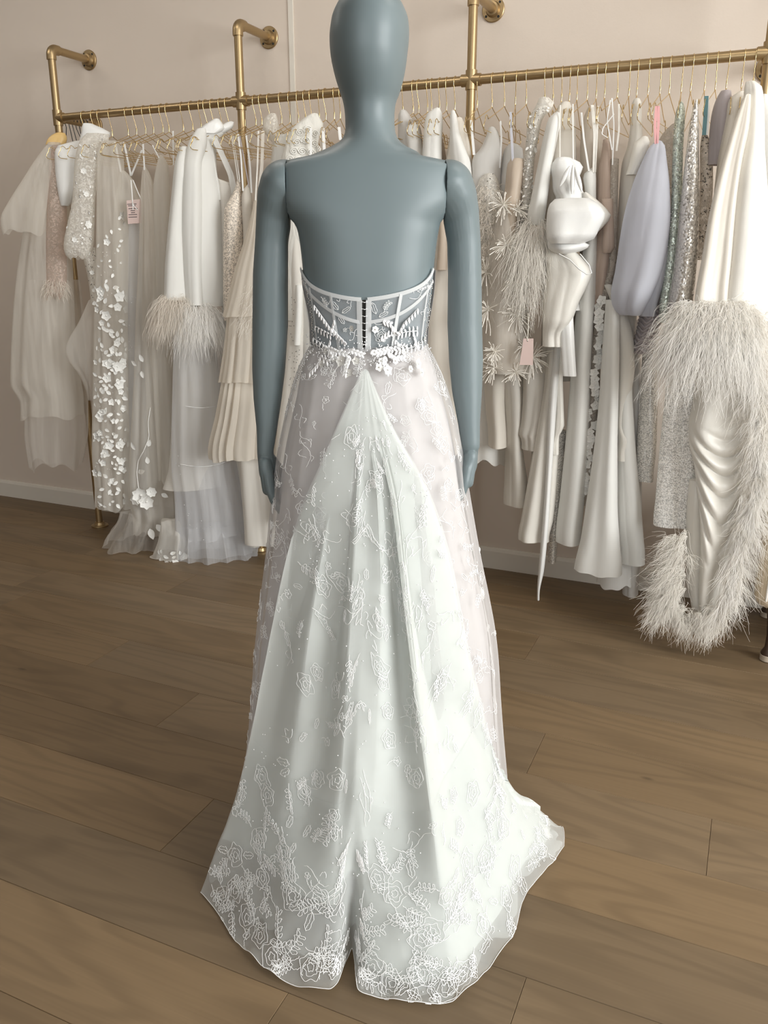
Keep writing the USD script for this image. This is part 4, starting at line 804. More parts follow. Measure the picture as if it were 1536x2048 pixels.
t, B = garment('feather_cuff_coat', 'white crepe coat with ostrich feather cuffs on both sleeves, left of the second post', 'coat', 'crepe_white',
    [(256, 400, 440), (262, 392, 448), (290, 380, 432), (330, 374, 432), (400, 374, 440), (500, 372, 446), (595, 376, 448), (612, 380, 446)], 400, d=.15, b=.06, k=5, amp=.005, seed=24); hold(400, 'feather-cuffed white coat')
S1 = add(t, 'sleeve', 'crepe_white', [(294, 360, 376), (325, 350, 378), (380, 344, 372), (470, 335, 368), (550, 329, 372), (600, 328, 374)], 400, d=.18, b=.045, k=4, amp=.004, seed=25)
S2 = add(t, 'sleeve', 'crepe_white', [(258, 394, 412), (285, 378, 414), (330, 368, 404), (420, 364, 405), (520, 366, 404), (610, 372, 408)], 400, d=.20, b=.045, k=4, amp=.004, seed=26)
add(t, 'collar', 'satin_white', [(238, 428, 438), (246, 416, 444), (256, 402, 448), (268, 398, 432)], 400, d=.17, b=.03, k=3, amp=.003, seed=27, cap=False)
add(t, 'lapel', 'satin_white', [(244, 455, 468), (256, 435, 464), (266, 425, 448), (274, 422, 436)], 400, d=.15, b=.02, k=3, amp=.003, seed=28)
Q1 = Body([(585, 326, 376), (620, 318, 384), (660, 320, 380)], 400, d=.18, b=.05, amp=0); Q2 = Body([(600, 366, 412), (640, 366, 436), (690, 372, 440)], 400, d=.20, b=.055, amp=0)
ring_fluff(t, Q1, 'feather_warm', 588, 640, 900, (.05, .115), 29, 'feather_cuff', .9, .75); ring_fluff(t, Q2, 'feather_bright', 605, 660, 1100, (.06, .125), 30, 'feather_cuff', .9, .8)
t, B = garment('tiered_tulle_gown', 'long tiered gown of bluish tulle hanging under the feather-cuffed coat down to the floor', 'gown', 'tulle_cool',
    [(660, 352, 440), (760, 348, 462), (920, 345, 470), (1000, 352, 486), (1068, 354, 498)], 412, d=.13, b=.09, k=11, amp=.010, seed=31, hem=.012, grow=.6); hold(412, 'tiered bluish tulle gown')
add(t, 'lining', 'crepe_ivory', [(660, 348, 430), (800, 344, 440), (930, 338, 445), (975, 326, 440)], 412, d=.09, b=.06, k=4, amp=.006, seed=32)
add(t, 'bottom_tier', 'tulle_cool', [(1050, 360, 498), (1090, 356, 512), (1140, 356, 526), (1176, 358, 532)], 412, d=.14, b=.10, k=13, amp=.016, seed=33, hem=.03, grow=.9)
add(t, 'underskirt', 'tulle_cool', [(930, 350, 480), (1060, 360, 500), (1160, 366, 530)], 412, d=.10, b=.07, k=9, amp=.012, seed=34, hem=.02)
for y, a, b in ((806, 372, 432), (921, 362, 448)):
    B_ = Body([(y - 8, a - 30, b + 22), (y + 8, a - 30, b + 22)], 412, d=.13, b=.09, amp=0); part(t, 'tier_seam', tube(np.array([B_.pt(x, y + 3 * math.sin(x * .05), .004)[0] for x in np.linspace(a, b, 20)]), .0014, 6), 'thread', smooth=True)
scatter_beads(t, B, 20, .0018, 'pearl', 35, y0=.6)
t, B = garment('v_neck_gown', 'ivory crepe gown with broad straps and a deep V neck beside the white coat', 'gown', 'crepe_ivory',
    [(358, 434, 438), (374, 434, 474), (386, 436, 472), (400, 438, 470), (416, 440, 462), (500, 442, 466), (700, 446, 500), (900, 470, 520), (1060, 492, 524), (1088, 490, 526)], 425, d=.12, b=.05, k=6, amp=.005, seed=36); hold(425, 'broad-strapped V-neck gown')
strap(t, [(428, 276), (448, 318), (462, 350), (469, 388)], 425, 'crepe_white', .024, .17); strap(t, [(420, 276), (424, 320), (432, 360), (440, 400)], 425, 'crepe_white', .018, .14)
t, B = garment('sequin_camisole', 'nude camisole dress covered in fine sequins with thin double straps', 'dress', 'sequin_nude',
    [(360, 474, 478), (378, 469, 482), (400, 458, 484), (416, 449, 486), (440, 447, 486), (520, 446, 486), (560, 446, 484), (640, 448, 488)], 455, d=.17, b=.04, k=5, amp=.004, seed=37); hold(455, 'nude sequin camisole')
strap(t, [(463, 270), (476, 362)], 455, 'satin_ivory', .004, .18); strap(t, [(466, 270), (480, 364)], 455, 'satin_ivory', .004, .18)
t, B = garment('slip_dress', 'beige slip dress with narrow straps hanging in front of the second post', 'dress', 'crepe_cream',
    [(370, 494, 498), (384, 484, 502), (400, 483, 504), (480, 486, 508), (560, 484, 512), (700, 486, 520)], 488, d=.15, b=.04, k=5, amp=.004, seed=38); hold(488, 'beige slip dress')
strap(t, [(476, 268), (482, 312), (486, 382)], 488, 'satin_white', .007, .17); strap(t, [(479, 268), (492, 340), (498, 374)], 488, 'satin_mauve', .005, .17); strap(t, [(492, 268), (500, 330), (503, 386)], 488, 'satin_white', .007, .17)
t, B = garment('pleated_gown', 'ivory gown in three tiers of fine pleats, partly hidden by the left arm', 'gown', 'pleat_tulle',
    [(402, 508, 522), (440, 500, 530), (490, 486, 540), (540, 470, 546), (590, 458, 550), (632, 446, 552)], 510, d=.21, b=.06, k=16, amp=.003, seed=39, hem=.004); hold(510, 'tiered pleated ivory gown')
add(t, 'tier', 'pleat_tulle', [(620, 456, 550), (690, 449, 552), (762, 438, 554)], 510, d=.20, b=.07, k=20, amp=.005, seed=40, hem=.004, sharp=.8, grow=.7)
add(t, 'tier', 'pleat_tulle', [(750, 446, 556), (830, 432, 560), (900, 418, 562), (914, 420, 560)], 510, d=.20, b=.085, k=22, amp=.007, seed=41, hem=.01, sharp=.8, grow=.8)
strap(t, [(517, 262), (515, 330), (511, 404)], 510, 'satin_ivory', .006, .2); strap(t, [(526, 262), (524, 330), (516, 404)], 510, 'satin_champagne', .012, .19)
Bf = Body([(560, 490, 545), (700, 470, 550)], 510, d=.235, b=.06, amp=0)
ring_fluff(t, Bf, 'feather', 562, 660, 240, (.03, .07), 42, 'feather_tuft', .6, .7)
t, B = garment('crepe_column_gown', 'beige crepe column gown whose straight hem shows beneath the pleated gown', 'gown', 'crepe_ivory',
    [(880, 478, 560), (960, 482, 566), (1040, 488, 570), (1084, 490, 572)], 522, d=.13, b=.06, k=7, amp=.007, seed=43, sharp=.7, grow=.9); hold(522, 'beige crepe column gown')
t, B = garment('high_neck_lace_top', 'white lace top with a stand collar, above the left shoulder of the mannequin', 'top', 'lace_ivory',
    [(228, 538, 552), (240, 528, 556), (258, 526, 560), (290, 545, 580), (340, 540, 590), (420, 548, 600)], 539, d=.12, b=.05, k=5, amp=.004, seed=44); hold(539, 'stand-collar lace top')
t, B = garment('white_blouse', 'plain white blouse tucked behind the rosette jacket', 'blouse', 'crepe_white',
    [(270, 560, 600), (290, 550, 600), (330, 545, 596), (420, 548, 600), (520, 560, 612)], 562, d=.14, b=.05, k=4, amp=.004, seed=45); hold(562, 'plain white blouse')
t, B = garment('rosette_jacket', 'ivory jacket embossed all over with raised rosettes, above the left shoulder of the mannequin', 'jacket', 'rosette_cloth',
    [(228, 622, 636), (240, 604, 642), (252, 590, 648), (264, 580, 640), (290, 572, 636), (330, 562, 640), (430, 568, 640), (560, 572, 640), (640, 576, 640)], 610, d=.17, b=.055, k=5, amp=.006, seed=46); hold(610, 'rosette jacket')
rg = np.random.default_rng(47)
for px, py in ((600, 268), (615, 262), (628, 270), (594, 288), (610, 284), (626, 290), (588, 306), (604, 306), (620, 308), (634, 300), (580, 322), (596, 324)):
    p, nn = B.pt(px, py, .001); u, w = frame(nn); a = np.linspace(0, 4 * math.pi, 26); rr = .017 * (1 - a / (4.6 * math.pi)); part(t, 'raised_rosette', tube(p + (np.cos(a) * rr)[:, None] * u + (np.sin(a) * rr * .8)[:, None] * w + nn * (.002 + .004 * (a / a[-1]))[:, None], .0018, 6), 'petal', smooth=True)
t, B = garment('dotted_lace_gown', 'ivory lace gown with dark dots seen through the gap under the left arm', 'gown', 'crepe_ivory',
    [(372, 586, 602), (386, 578, 608), (420, 574, 614), (520, 574, 624), (640, 574, 640), (760, 566, 660), (900, 552, 660), (1040, 548, 660)], 622, d=.15, b=.06, k=6, amp=.005, seed=48); hold(622, 'dark-dotted lace gown')
rg = np.random.default_rng(49); beads(t, 'dots', [B.pt(rg.uniform(577, 600), y, 0)[0] for y in rg.uniform(590, 800, 70)], .0017, 'dark_bead')
add(t, 'sleeve', 'crepe_white', [(570, 592, 606), (640, 590, 604), (690, 588, 600)], 622, d=.22, b=.02, k=3, amp=.002, seed=50)
t, B = garment('ivory_strap_gown', 'ivory crepe gown on broad white straps, left of the mannequin neck', 'gown', 'crepe_white',
    [(308, 632, 646), (318, 622, 652), (336, 617, 657), (420, 612, 660), (700, 606, 680), (1000, 600, 700)], 651, d=.18, b=.05, k=6, amp=.006, seed=51); hold(651, 'broad-strapped white gown')
strap(t, [(622, 256), (622, 312)], 651, 'satin_white', .008, .2); strap(t, [(646, 256), (649, 306)], 651, 'satin_white', .011, .2); strap(t, [(678, 254), (681, 280)], 651, 'satin_white', .011, .2); strap(t, [(640, 262), (645, 306)], 651, 'tulle_ivory', .007, .19)

# tulle and flowers gathered on the floor
tf = thing('tulle_train', 'grey tulle train lying in a heap on the floor under the applique gowns', 'train', ground(270, 1085))
Bt = Body([(1018, 246, 345), (1045, 236, 350), (1070, 216, 350), (1092, 210, 345), (1106, 222, 330)], 270, d=.12, b=.12, k=9, amp=.022, seed=52, hem=.03, grow=1.0); Bt.mesh.vertices[:, 2] = np.maximum(Bt.mesh.vertices[:, 2], .006); part(tf, 'train', Bt.mesh, 'tulle_pale', smooth=50)
fh = thing('floral_train', 'bundled train end thick with white fabric petals, resting on the floor', 'train', ground(335, 1140))
Bh = Body([(1040, 322, 362), (1080, 316, 372), (1110, 306, 376), (1130, 304, 374), (1142, 312, 372)], 335, d=.24, b=.07, k=6, amp=.010, seed=53, grow=1.0); Bh.mesh.vertices[:, 2] = np.maximum(Bh.mesh.vertices[:, 2], .006); part(fh, 'train', Bh.mesh, 'tulle_ivory', smooth=50)
scatter_leaves(fh, Bh, 44, 54, .55, .97, (.02, .034), .1)
# dark hooks of the hangers on the left end arm
dh = thing('skirt_hanger', 'bundle of dark clip hanger hooks on the left end arm of the rack', 'hanger', F(.0, .10, RAIL_Z))
rg = np.random.default_rng(55)
for q in range(6):
    b = F(0, .06 + q * .022, RAIL_Z); a = np.linspace(-.3, math.pi, 12); pth = [b + R * math.cos(v) * .019 + np.array([0, 0, 1]) * math.sin(v) * .019 for v in a] + [b - R * .012 - np.array([0, 0, .03]), b + N * rg.normal(0, .01) + R * rg.normal(0, .01) - np.array([0, 0, .085 + rg.uniform(0, .02)])]
    part(dh, 'hook', tube(np.array(pth), .0017, 7), 'hook_wire', smooth=True)

# ------------------------------------------------------------------ garments behind and right of the neck
t, B = garment('grey_lace_dress', 'greyish lace dress just right of the mannequin neck', 'dress', 'crepe_grey', [(221, 800, 812), (232, 796, 820), (260, 796, 834), (330, 796, 850), (600, 790, 850), (900, 780, 850)], 806, d=.10, b=.05, k=5, amp=.004, seed=60); hold(806, 'greyish lace dress')
t, B = garment('scoop_neck_gown', 'white scoop-necked gown with a curved armhole right of the mannequin neck', 'gown', 'crepe_white', [(246, 824, 836), (256, 812, 838), (280, 814, 842), (330, 818, 850), (600, 820, 860), (900, 815, 860)], 827, d=.15, b=.04, k=4, amp=.003, seed=61); hold(827, 'scoop-necked white gown')
add(t, 'lining', 'lace_grey', [(240, 818, 834), (262, 820, 842), (300, 826, 846), (330, 830, 850)], 827, d=.13, b=.03, k=4, amp=.003, seed=62)
t, B = garment('wide_strap_gown', 'white gown with one wide folded strap above the right shoulder of the mannequin', 'gown', 'crepe_white', [(217, 868, 880), (226, 856, 884), (245, 850, 886), (280, 847, 884), (330, 844, 884), (500, 840, 880), (800, 840, 884)], 864, d=.17, b=.04, k=4, amp=.004, seed=63); hold(864, 'wide-strapped white gown')
add(t, 'lining', 'nude_lining', [(262, 876, 882), (300, 878, 890), (350, 876, 896)], 864, d=.12, b=.03, k=3, amp=.002, seed=64)
t, B = garment('tank_gown', 'white gown with a narrow tank strap above the right shoulder of the mannequin', 'gown', 'crepe_white', [(222, 902, 910), (234, 900, 914), (260, 900, 918), (300, 900, 932), (326, 902, 942), (440, 900, 950)], 894, d=.20, b=.03, k=4, amp=.003, seed=65); hold(894, 'tank-strapped white gown')
t, B = garment('champagne_gown', 'champagne satin gown with a side slit seen in the gap under the right arm', 'gown', 'satin_champagne', [(236, 912, 924), (250, 905, 930), (330, 890, 944), (440, 868, 925), (540, 864, 925), (640, 850, 926), (760, 850, 930), (860, 850, 934), (905, 850, 932)], 880, d=.16, b=.06, k=6, amp=.006, seed=66); hold(880, 'slit champagne gown')
add(t, 'facing', 'nude_lining', [(436, 878, 896), (480, 876, 896), (540, 872, 894)], 880, d=.23, b=.02, k=3, amp=.002, seed=67)
t, B = garment('layered_skirt_gown', 'white gown with a layered curved hem right of the mannequin right hand', 'gown', 'crepe_white', [(700, 930, 1000), (820, 920, 1004), (880, 924, 1010), (908, 930, 1012), (922, 935, 990)], 956, d=.10, b=.06, k=6, amp=.006, seed=68, hem=.02); hold(956, 'layered curved-hem gown')
t, B = garment('grey_satin_blouse', 'pale grey satin blouse with a sheer neck, right of the third post', 'blouse', 'crepe_grey', [(255, 978, 990), (268, 974, 998), (300, 960, 1004), (312, 948, 1004), (330, 944, 1002), (380, 944, 1000), (480, 948, 1000)], 986, d=.12, b=.05, k=5, amp=.005, seed=69); hold(986, 'pale grey satin blouse')
strap(t, [(943, 240), (944, 262), (948, 310)], 986, 'satin_white', .009, .15); strap(t, [(1001, 242), (1003, 280), (999, 336)], 986, 'satin_white', .006, .15)
t, B = garment('ruffle_neck_dress', 'grey cape-collared dress between the grey blouse and the nude strapless dress', 'dress', 'crepe_grey', [(288, 1018, 1034), (296, 1010, 1044), (320, 1004, 1046), (400, 998, 1046), (600, 990, 1046)], 1033, d=.08, b=.05, k=5, amp=.005, seed=70); hold(1033, 'grey cape-collared dress')
t, B = garment('lace_feather_bodice', 'beige beaded lace bodice with wispy trim beside the mannequin right arm', 'dress', 'lace_ivory', [(348, 970, 988), (360, 958, 996), (400, 954, 1002), (480, 952, 1000), (560, 950, 996), (680, 950, 990)], 1000, d=.16, b=.05, k=5, amp=.005, seed=71)
ring_fluff(t, B, 'feather_warm', 370, 540, 300, (.02, .06), 72, 'wispy_trim', .5, .6, .5, w=(.0012, .0005)); scatter_beads(t, B, 60, .0018, 'dark_bead', 73); hold(1000, 'beige beaded lace bodice')
t, B = garment('pompom_dress', 'strapless nude dress sprinkled with bursts of ivory tulle ribbon', 'dress', 'nude_lining', [(318, 1022, 1046), (326, 1016, 1050), (380, 1010, 1044), (440, 996, 1040), (520, 984, 1040), (600, 972, 1044), (680, 966, 1050), (742, 966, 1054)], 1020, d=.20, b=.055, k=5, amp=.004, seed=74); hold(1020, 'strapless nude pompom dress')
Bn = Body([(410, 998, 1040), (520, 978, 1044), (620, 966, 1050), (700, 962, 1062), (744, 964, 1066)], 1020, d=.205, b=.07, k=6, amp=.008, seed=75); part(t, 'tulle_layer', Bn.mesh, 'tulle_ivory', smooth=50)
strap(t, [(1021, 224), (1023, 270), (1026, 322)], 1020, 'tulle_lavender', .008, .22)
rg = np.random.default_rng(76); ro, di, LL = [], [], []
for px, py, r_ in ((1008, 404, .06), (1032, 420, .05), (1012, 492, .06), (976, 545, .07), (1024, 560, .055), (978, 618, .07), (1032, 628, .08), (990, 700, .05), (1062, 712, .075), (990, 732, .055), (1044, 690, .05), (1030, 740, .05)):
    p, nn = Bn.pt(min(max(px, 966), 1058), min(max(py, 412), 742), .006)
    for _ in range(46): ro.append(p); di.append(rg.normal(0, 1, 3) + nn * .7); LL.append(r_ * rg.uniform(.7, 1.2))
fluff(t, 'tulle_burst', 'feather', np.array(ro), np.array(di), np.array(LL), rg, .25, .12, (.0022, .0030))
sw2 = thing('swing_tag', 'pale pink paper swing tag on a cream cord, below the nude pompom dress', 'tag', rail_pt(1053) - N * .32 - np.array([0, 0, 1.0]))
Ct = rail_pt(1053) - N * .32; tv = np.array([Ct[0], Ct[1], 0]); tv /= np.linalg.norm(tv); te = np.array([tv[1], -tv[0], 0])
flat_card([(1047, 677), (1067, 677), (1066, 730), (1039, 730)], .0012, 'tag_card', 'card', sw2); flat_card([(1054, 681), (1056, 681), (1056, 683), (1054, 683)], .0003, 'tag_ink', 'eyelet', sw2, .0006)
part(sw2, 'cord', tube(np.array([on_plane(a, b, Ct, tv) - tv * .001 for a, b in ((1056, 626), (1056.5, 650), (1055, 682))]), .0016, 6), 'cord', smooth=True)
t, B = garment('beaded_lace_gown', 'silvery beaded lace gown with one long narrow sleeve, right of the nude dress', 'gown', 'lace_ivory', [(196, 1078, 1098), (206, 1074, 1108), (222, 1066, 1100), (236, 1056, 1086), (280, 1052, 1076), (330, 1046, 1068), (400, 1042, 1064), (480, 1038, 1060), (640, 1036, 1058)], 1092, d=.17, b=.04, k=4, amp=.003, seed=77); hold(1092, 'silvery beaded lace gown')
add(t, 'lining', 'crepe_grey', [(200, 1080, 1096), (236, 1060, 1084), (330, 1050, 1066), (480, 1042, 1058), (640, 1040, 1054)], 1092, d=.165, b=.02, k=3, amp=.002, seed=78)
scatter_beads(t, B, 160, .0022, 'silver_bead', 79, y0=.05, y1=.8); scatter_leaves(t, B, 40, 80, .05, .7, (.008, .014), .3)
t, B = garment('feather_cuff_dress', 'cream dress with one long sleeve ending in a droopy ostrich feather cuff', 'dress', 'crepe_cream', [(205, 1122, 1140), (222, 1110, 1146), (240, 1100, 1150), (300, 1096, 1152), (400, 1090, 1150), (600, 1088, 1150), (760, 1080, 1150)], 1126, d=.08, b=.05, k=7, amp=.006, seed=81); hold(1126, 'feather-cuffed cream dress')
S = add(t, 'sleeve', 'crepe_white', [(226, 1108, 1120), (236, 1098, 1122), (270, 1088, 1116), (330, 1076, 1104), (400, 1062, 1094), (440, 1054, 1088), (450, 1056, 1086)], 1126, d=.20, b=.04, k=4, amp=.003, seed=82)
Qf = Body([(436, 1052, 1090), (500, 1032, 1092), (560, 1026, 1088), (620, 1030, 1086)], 1126, d=.205, b=.045, amp=0)
ring_fluff(t, Qf, 'feather', 438, 520, 700, (.06, .13), 83, 'feather_cuff', .9, .5); ring_fluff(t, Qf, 'feather', 500, 600, 500, (.05, .10), 84, 'feather_cuff', .9, .45)
t, B = garment('satin_bow_gown', 'white satin gown with a huge puffed bow on the bodice, right of the feather cuff', 'gown', 'satin_white', [(316, 1112, 1142), (322, 1106, 1156), (338, 1101, 1166), (352, 1104, 1158), (380, 1106, 1164), (396, 1112, 1172), (500, 1092, 1150), (620, 1090, 1160)], 1142, d=.20, b=.05, k=6, amp=.008, seed=85, sharp=.7); hold(1142, 'satin bow gown')
W1 = add(t, 'bow_loop', 'satin_white', [(398, 1112, 1180), (408, 1102, 1196), (430, 1096, 1208), (460, 1094, 1194), (478, 1094, 1184), (488, 1100, 1160)], 1142, d=.28, b=.085, k=3, amp=.006, seed=86, grow=1.0, sharp=.2)
add(t, 'bow_wing', 'satin_ivory', [(386, 1166, 1176), (396, 1166, 1190), (412, 1168, 1208), (432, 1172, 1223), (444, 1172, 1216), (460, 1172, 1200), (474, 1172, 1186)], 1142, d=.24, b=.03, k=3, amp=.003, seed=87)
add(t, 'bow_fold', 'satin_white', [(478, 1094, 1140), (490, 1094, 1178), (498, 1096, 1172), (508, 1116, 1138)], 1142, d=.27, b=.05, k=4, amp=.004, seed=88)
add(t, 'bow_tail', 'satin_ivory', [(494, 1096, 1140), (520, 1094, 1168), (545, 1094, 1184), (565, 1092, 1178), (600, 1088, 1160), (640, 1086, 1144), (670, 1086, 1122), (692, 1090, 1106)], 1142, d=.24, b=.06, k=4, amp=.007, seed=89, grow=.9)
part(t, 'bow_tail_hem', tube(np.array([on_plane(a, b, rail_pt(1142) - N * .31, N) for a, b in ((1118, 508), (1140, 520), (1158, 538), (1174, 549), (1183, 546), (1178, 530), (1160, 508))]), .0022, 7), 'satin_white', smooth=True)
add(t, 'bow_streamer', 'satin_white', [(620, 1118, 1146), (700, 1122, 1150), (752, 1126, 1153)], 1142, d=.27, b=.015, k=3, amp=.002, seed=90)
strap(t, [(1121, 210), (1120, 260), (1120, 320)], 1142, 'satin_ivory', .004, .22); strap(t, [(1146, 208), (1146, 262), (1147, 330)], 1142, 'satin_white', .004, .22)
for a, b in (((1140, 332), (1120, 372)), ((1146, 330), (1144, 388)), ((1150, 334), (1164, 384))): part(t, 'gather_fold', tube(np.array([on_plane(a[0] + (b[0] - a[0]) * q, a[1] + (b[1] - a[1]) * q, rail_pt(1142) - N * .25, N) for q in np.linspace(0, 1, 8)]), np.array([.002, .005, .007, .008, .008, .007, .005, .002]), 8), 'satin_white', smooth=True)

# ------------------------------------------------------------------ garments, right span
t, B = garment('halter_gown', 'ivory sheath gown with a pointed halter bodice on clear straps, right of the bow', 'gown', 'crepe_white', [(338, 1180, 1188), (352, 1166, 1192), (380, 1170, 1192), (440, 1172, 1194), (560, 1158, 1192), (700, 1146, 1184), (900, 1130, 1178), (1000, 1120, 1170), (1076, 1112, 1164), (1084, 1114, 1160)], 1178, d=.17, b=.045, k=5, amp=.005, seed=91); hold(1178, 'pointed halter sheath gown')
strap(t, [(1163, 225), (1168, 280), (1178, 342)], 1178, 'satin_white', .006, .19); strap(t, [(1185, 210), (1190, 270), (1188, 345)], 1178, 'satin_ivory', .010, .19); strap(t, [(1196, 212), (1194, 270), (1190, 345)], 1178, 'satin_ivory', .006, .19)
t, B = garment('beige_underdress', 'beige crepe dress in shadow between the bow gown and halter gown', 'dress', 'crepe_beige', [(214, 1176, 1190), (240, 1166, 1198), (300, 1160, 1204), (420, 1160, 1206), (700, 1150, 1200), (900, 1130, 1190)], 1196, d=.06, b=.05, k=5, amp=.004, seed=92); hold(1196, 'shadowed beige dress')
t, B = garment('blush_satin_dress', 'blush satin dress with a cropped sleeve, left of the flower lace strip', 'dress', 'satin_blush', [(280, 1206, 1216), (292, 1205, 1222), (340, 1198, 1224), (400, 1194, 1226), (470, 1190, 1226), (560, 1180, 1216), (620, 1180, 1206), (660, 1182, 1192)], 1213, d=.13, b=.045, k=5, amp=.005, seed=93); hold(1213, 'blush satin dress')
S = add(t, 'sleeve', 'satin_blush', [(398, 1202, 1226), (450, 1206, 1228), (495, 1204, 1229), (506, 1206, 1222)], 1213, d=.17, b=.03, k=3, amp=.003, seed=94)
strap(t, [(1221, 200), (1214, 240), (1224, 300)], 1213, 'satin_white', .004, .17); strap(t, [(1224, 196), (1228, 250), (1225, 330)], 1213, 'satin_white', .004, .17); strap(t, [(1238, 208), (1238, 260), (1233, 302)], 1213, 'satin_ivory', .006, .17); strap(t, [(1228, 228), (1206, 256), (1204, 268), (1216, 276)], 1213, 'satin_white', .004, .18)
t, B = garment('cutwork_lace_gown', 'narrow cutwork lace gown of white flowers showing dark gaps between plain panels', 'gown', 'lace_grey', [(318, 1222, 1238), (400, 1218, 1236), (520, 1214, 1234), (620, 1192, 1216), (720, 1180, 1202), (820, 1174, 1198), (920, 1168, 1190), (1010, 1166, 1180)], 1239, d=.14, b=.03, k=4, amp=.003, seed=95); hold(1239, 'cutwork flower lace gown')
rg = np.random.default_rng(96)
for y in np.arange(600, 1000, 13):
    p, nn = B.pt(np.interp(y, B.yy, (B.L + B.R) / 2) + rg.normal(0, 3.5), y, .004); part(t, 'flower_applique', flower_mesh(p, nn, rg.uniform(.015, .021), 5, rg.uniform(0, 6), .12), 'petal', smooth=True)
t, B = garment('tank_strap_gown', 'ivory gown with one broad tank strap, left of the lavender puff sleeve', 'gown', 'crepe_ivory', [(198, 1268, 1280), (206, 1264, 1284), (240, 1262, 1284), (290, 1256, 1286), (330, 1244, 1286), (400, 1238, 1286), (520, 1232, 1284), (620, 1210, 1276), (720, 1206, 1270), (900, 1200, 1268)], 1278, d=.09, b=.05, k=5, amp=.005, seed=97); hold(1278, 'broad tank-strap gown')
t, B = garment('folded_bodice_top', 'cream satin bandeau folded over its hanger above the lavender puff sleeve', 'top', 'satin_ivory', [(274, 1282, 1296), (282, 1270, 1300), (310, 1262, 1292), (336, 1256, 1280), (350, 1252, 1272)], 1262, d=.19, b=.03, k=3, amp=.003, seed=98); hold(1262, 'cream satin bandeau')
t, B = garment('flared_gown', 'ivory crepe gown with a trumpet-flared hem, the broadest of the plain panels', 'gown', 'crepe_white', [(600, 1212, 1240), (700, 1206, 1240), (800, 1200, 1238), (900, 1190, 1236), (1000, 1176, 1236), (1080, 1164, 1240), (1130, 1152, 1244), (1142, 1150, 1244)], 1255, d=.21, b=.06, k=4, amp=.007, seed=99, hem=.006, sharp=.2); hold(1250, 'trumpet-flared ivory gown')
add(t, 'ruffle', 'crepe_ivory', [(570, 1208, 1226), (640, 1230, 1258), (700, 1234, 1268), (740, 1234, 1268), (800, 1234, 1258), (850, 1234, 1250), (880, 1236, 1262), (905, 1234, 1256), (920, 1232, 1240)], 1255, d=.17, b=.03, k=4, amp=.004, seed=100)
add(t, 'side_panel', 'crepe_white', [(640, 1236, 1256), (720, 1236, 1262), (800, 1236, 1266), (900, 1236, 1272), (1000, 1236, 1282), (1080, 1238, 1288), (1100, 1240, 1290), (1126, 1241, 1250)], 1255, d=.16, b=.035, k=4, amp=.005, seed=101)
add(t, 'underskirt', 'satin_white', [(1060, 1200, 1258), (1130, 1196, 1262), (1168, 1192, 1262)], 1255, d=.12, b=.05, k=4, amp=.006, seed=102, hem=.01)
t, B = garment('long_white_gown', 'plain white gown whose rounded hem hangs lowest behind the trumpet-flared gown', 'gown', 'crepe_grey', [(640, 1256, 1280), (900, 1256, 1284), (1100, 1248, 1284), (1180, 1246, 1276), (1188, 1252, 1272)], 1270, d=.07, b=.04, k=4, amp=.004, seed=103); hold(1270, 'rounded-hem white gown')
t, B = garment('pointed_hem_gown', 'ivory satin gown with pointed handkerchief panels, one tip lowest of all', 'gown', 'satin_ivory', [(640, 1098, 1124), (760, 1090, 1122), (860, 1074, 1118), (960, 1058, 1112), (1040, 1044, 1104), (1074, 1038, 1096), (1080, 1044, 1070)], 1109, d=.18, b=.04, k=6, amp=.006, seed=104, sharp=.7); hold(1109, 'pointed-hem satin gown')
add(t, 'point_panel', 'satin_white', [(640, 1112, 1124), (720, 1106, 1120), (800, 1098, 1114), (940, 1092, 1104), (1060, 1084, 1096), (1140, 1077, 1088), (1190, 1074, 1079), (1199, 1074, 1076)], 1109, d=.23, b=.018, k=3, amp=.002, seed=105)
add(t, 'side_panel', 'satin_ivory', [(650, 1112, 1128), (750, 1110, 1126), (820, 1112, 1128), (850, 1110, 1129), (875, 1108, 1118), (888, 1104, 1118), (908, 1100, 1104)], 1109, d=.21, b=.02, k=3, amp=.003, seed=106)
t, B = garment('pewter_sequin_gown', 'pewter sequin gown peeking below the pointed satin panels', 'gown', 'sequin_grey', [(860, 1102, 1134), (960, 1100, 1126), (1060, 1098, 1118), (1124, 1096, 1112)], 1115, d=.14, b=.03, k=5, amp=.003, seed=107); hold(1117, 'pewter sequin gown')
t, B = garment('long_ivory_gown', 'ivory crepe gown with a narrow rounded hem beneath the pompom dress', 'gown', 'crepe_ivory', [(700, 990, 1044), (800, 1008, 1050), (880, 1012, 1046), (960, 1010, 1056), (1000, 1008, 1062), (1008, 1014, 1054)], 1011, d=.15, b=.045, k=5, amp=.006, seed=108); hold(1011, 'narrow rounded-hem gown')
t, B = garment('short_cream_dress', 'cream crepe dress with a straight hem right beside the mannequin right hand', 'dress', 'crepe_cream', [(720, 966, 1014), (800, 970, 1012), (880, 976, 1016), (892, 980, 1018)], 975, d=.17, b=.05, k=5, amp=.006, seed=109); hold(972, 'short cream dress')
t, B = garment('wrap_gown', 'ivory wrap gown with a curved front edge between two plain crepe gowns', 'gown', 'crepe_ivory', [(720, 1046, 1090), (780, 1048, 1092), (850, 1044, 1086), (868, 1040, 1080), (882, 1046, 1078), (898, 1056, 1076)], 1055, d=.17, b=.04, k=5, amp=.006, seed=110); hold(1055, 'curved-edge wrap gown')
t, B = garment('sheath_gown', 'cream crepe sheath with stacked vertical folds, left of the hanging satin streamer', 'gown', 'crepe_cream', [(640, 1084, 1124), (760, 1078, 1120), (860, 1068, 1114), (960, 1062, 1106), (1010, 1060, 1100)], 1100, d=.13, b=.045, k=8, amp=.006, seed=111, sharp=.8); hold(1098, 'stacked-fold cream sheath')
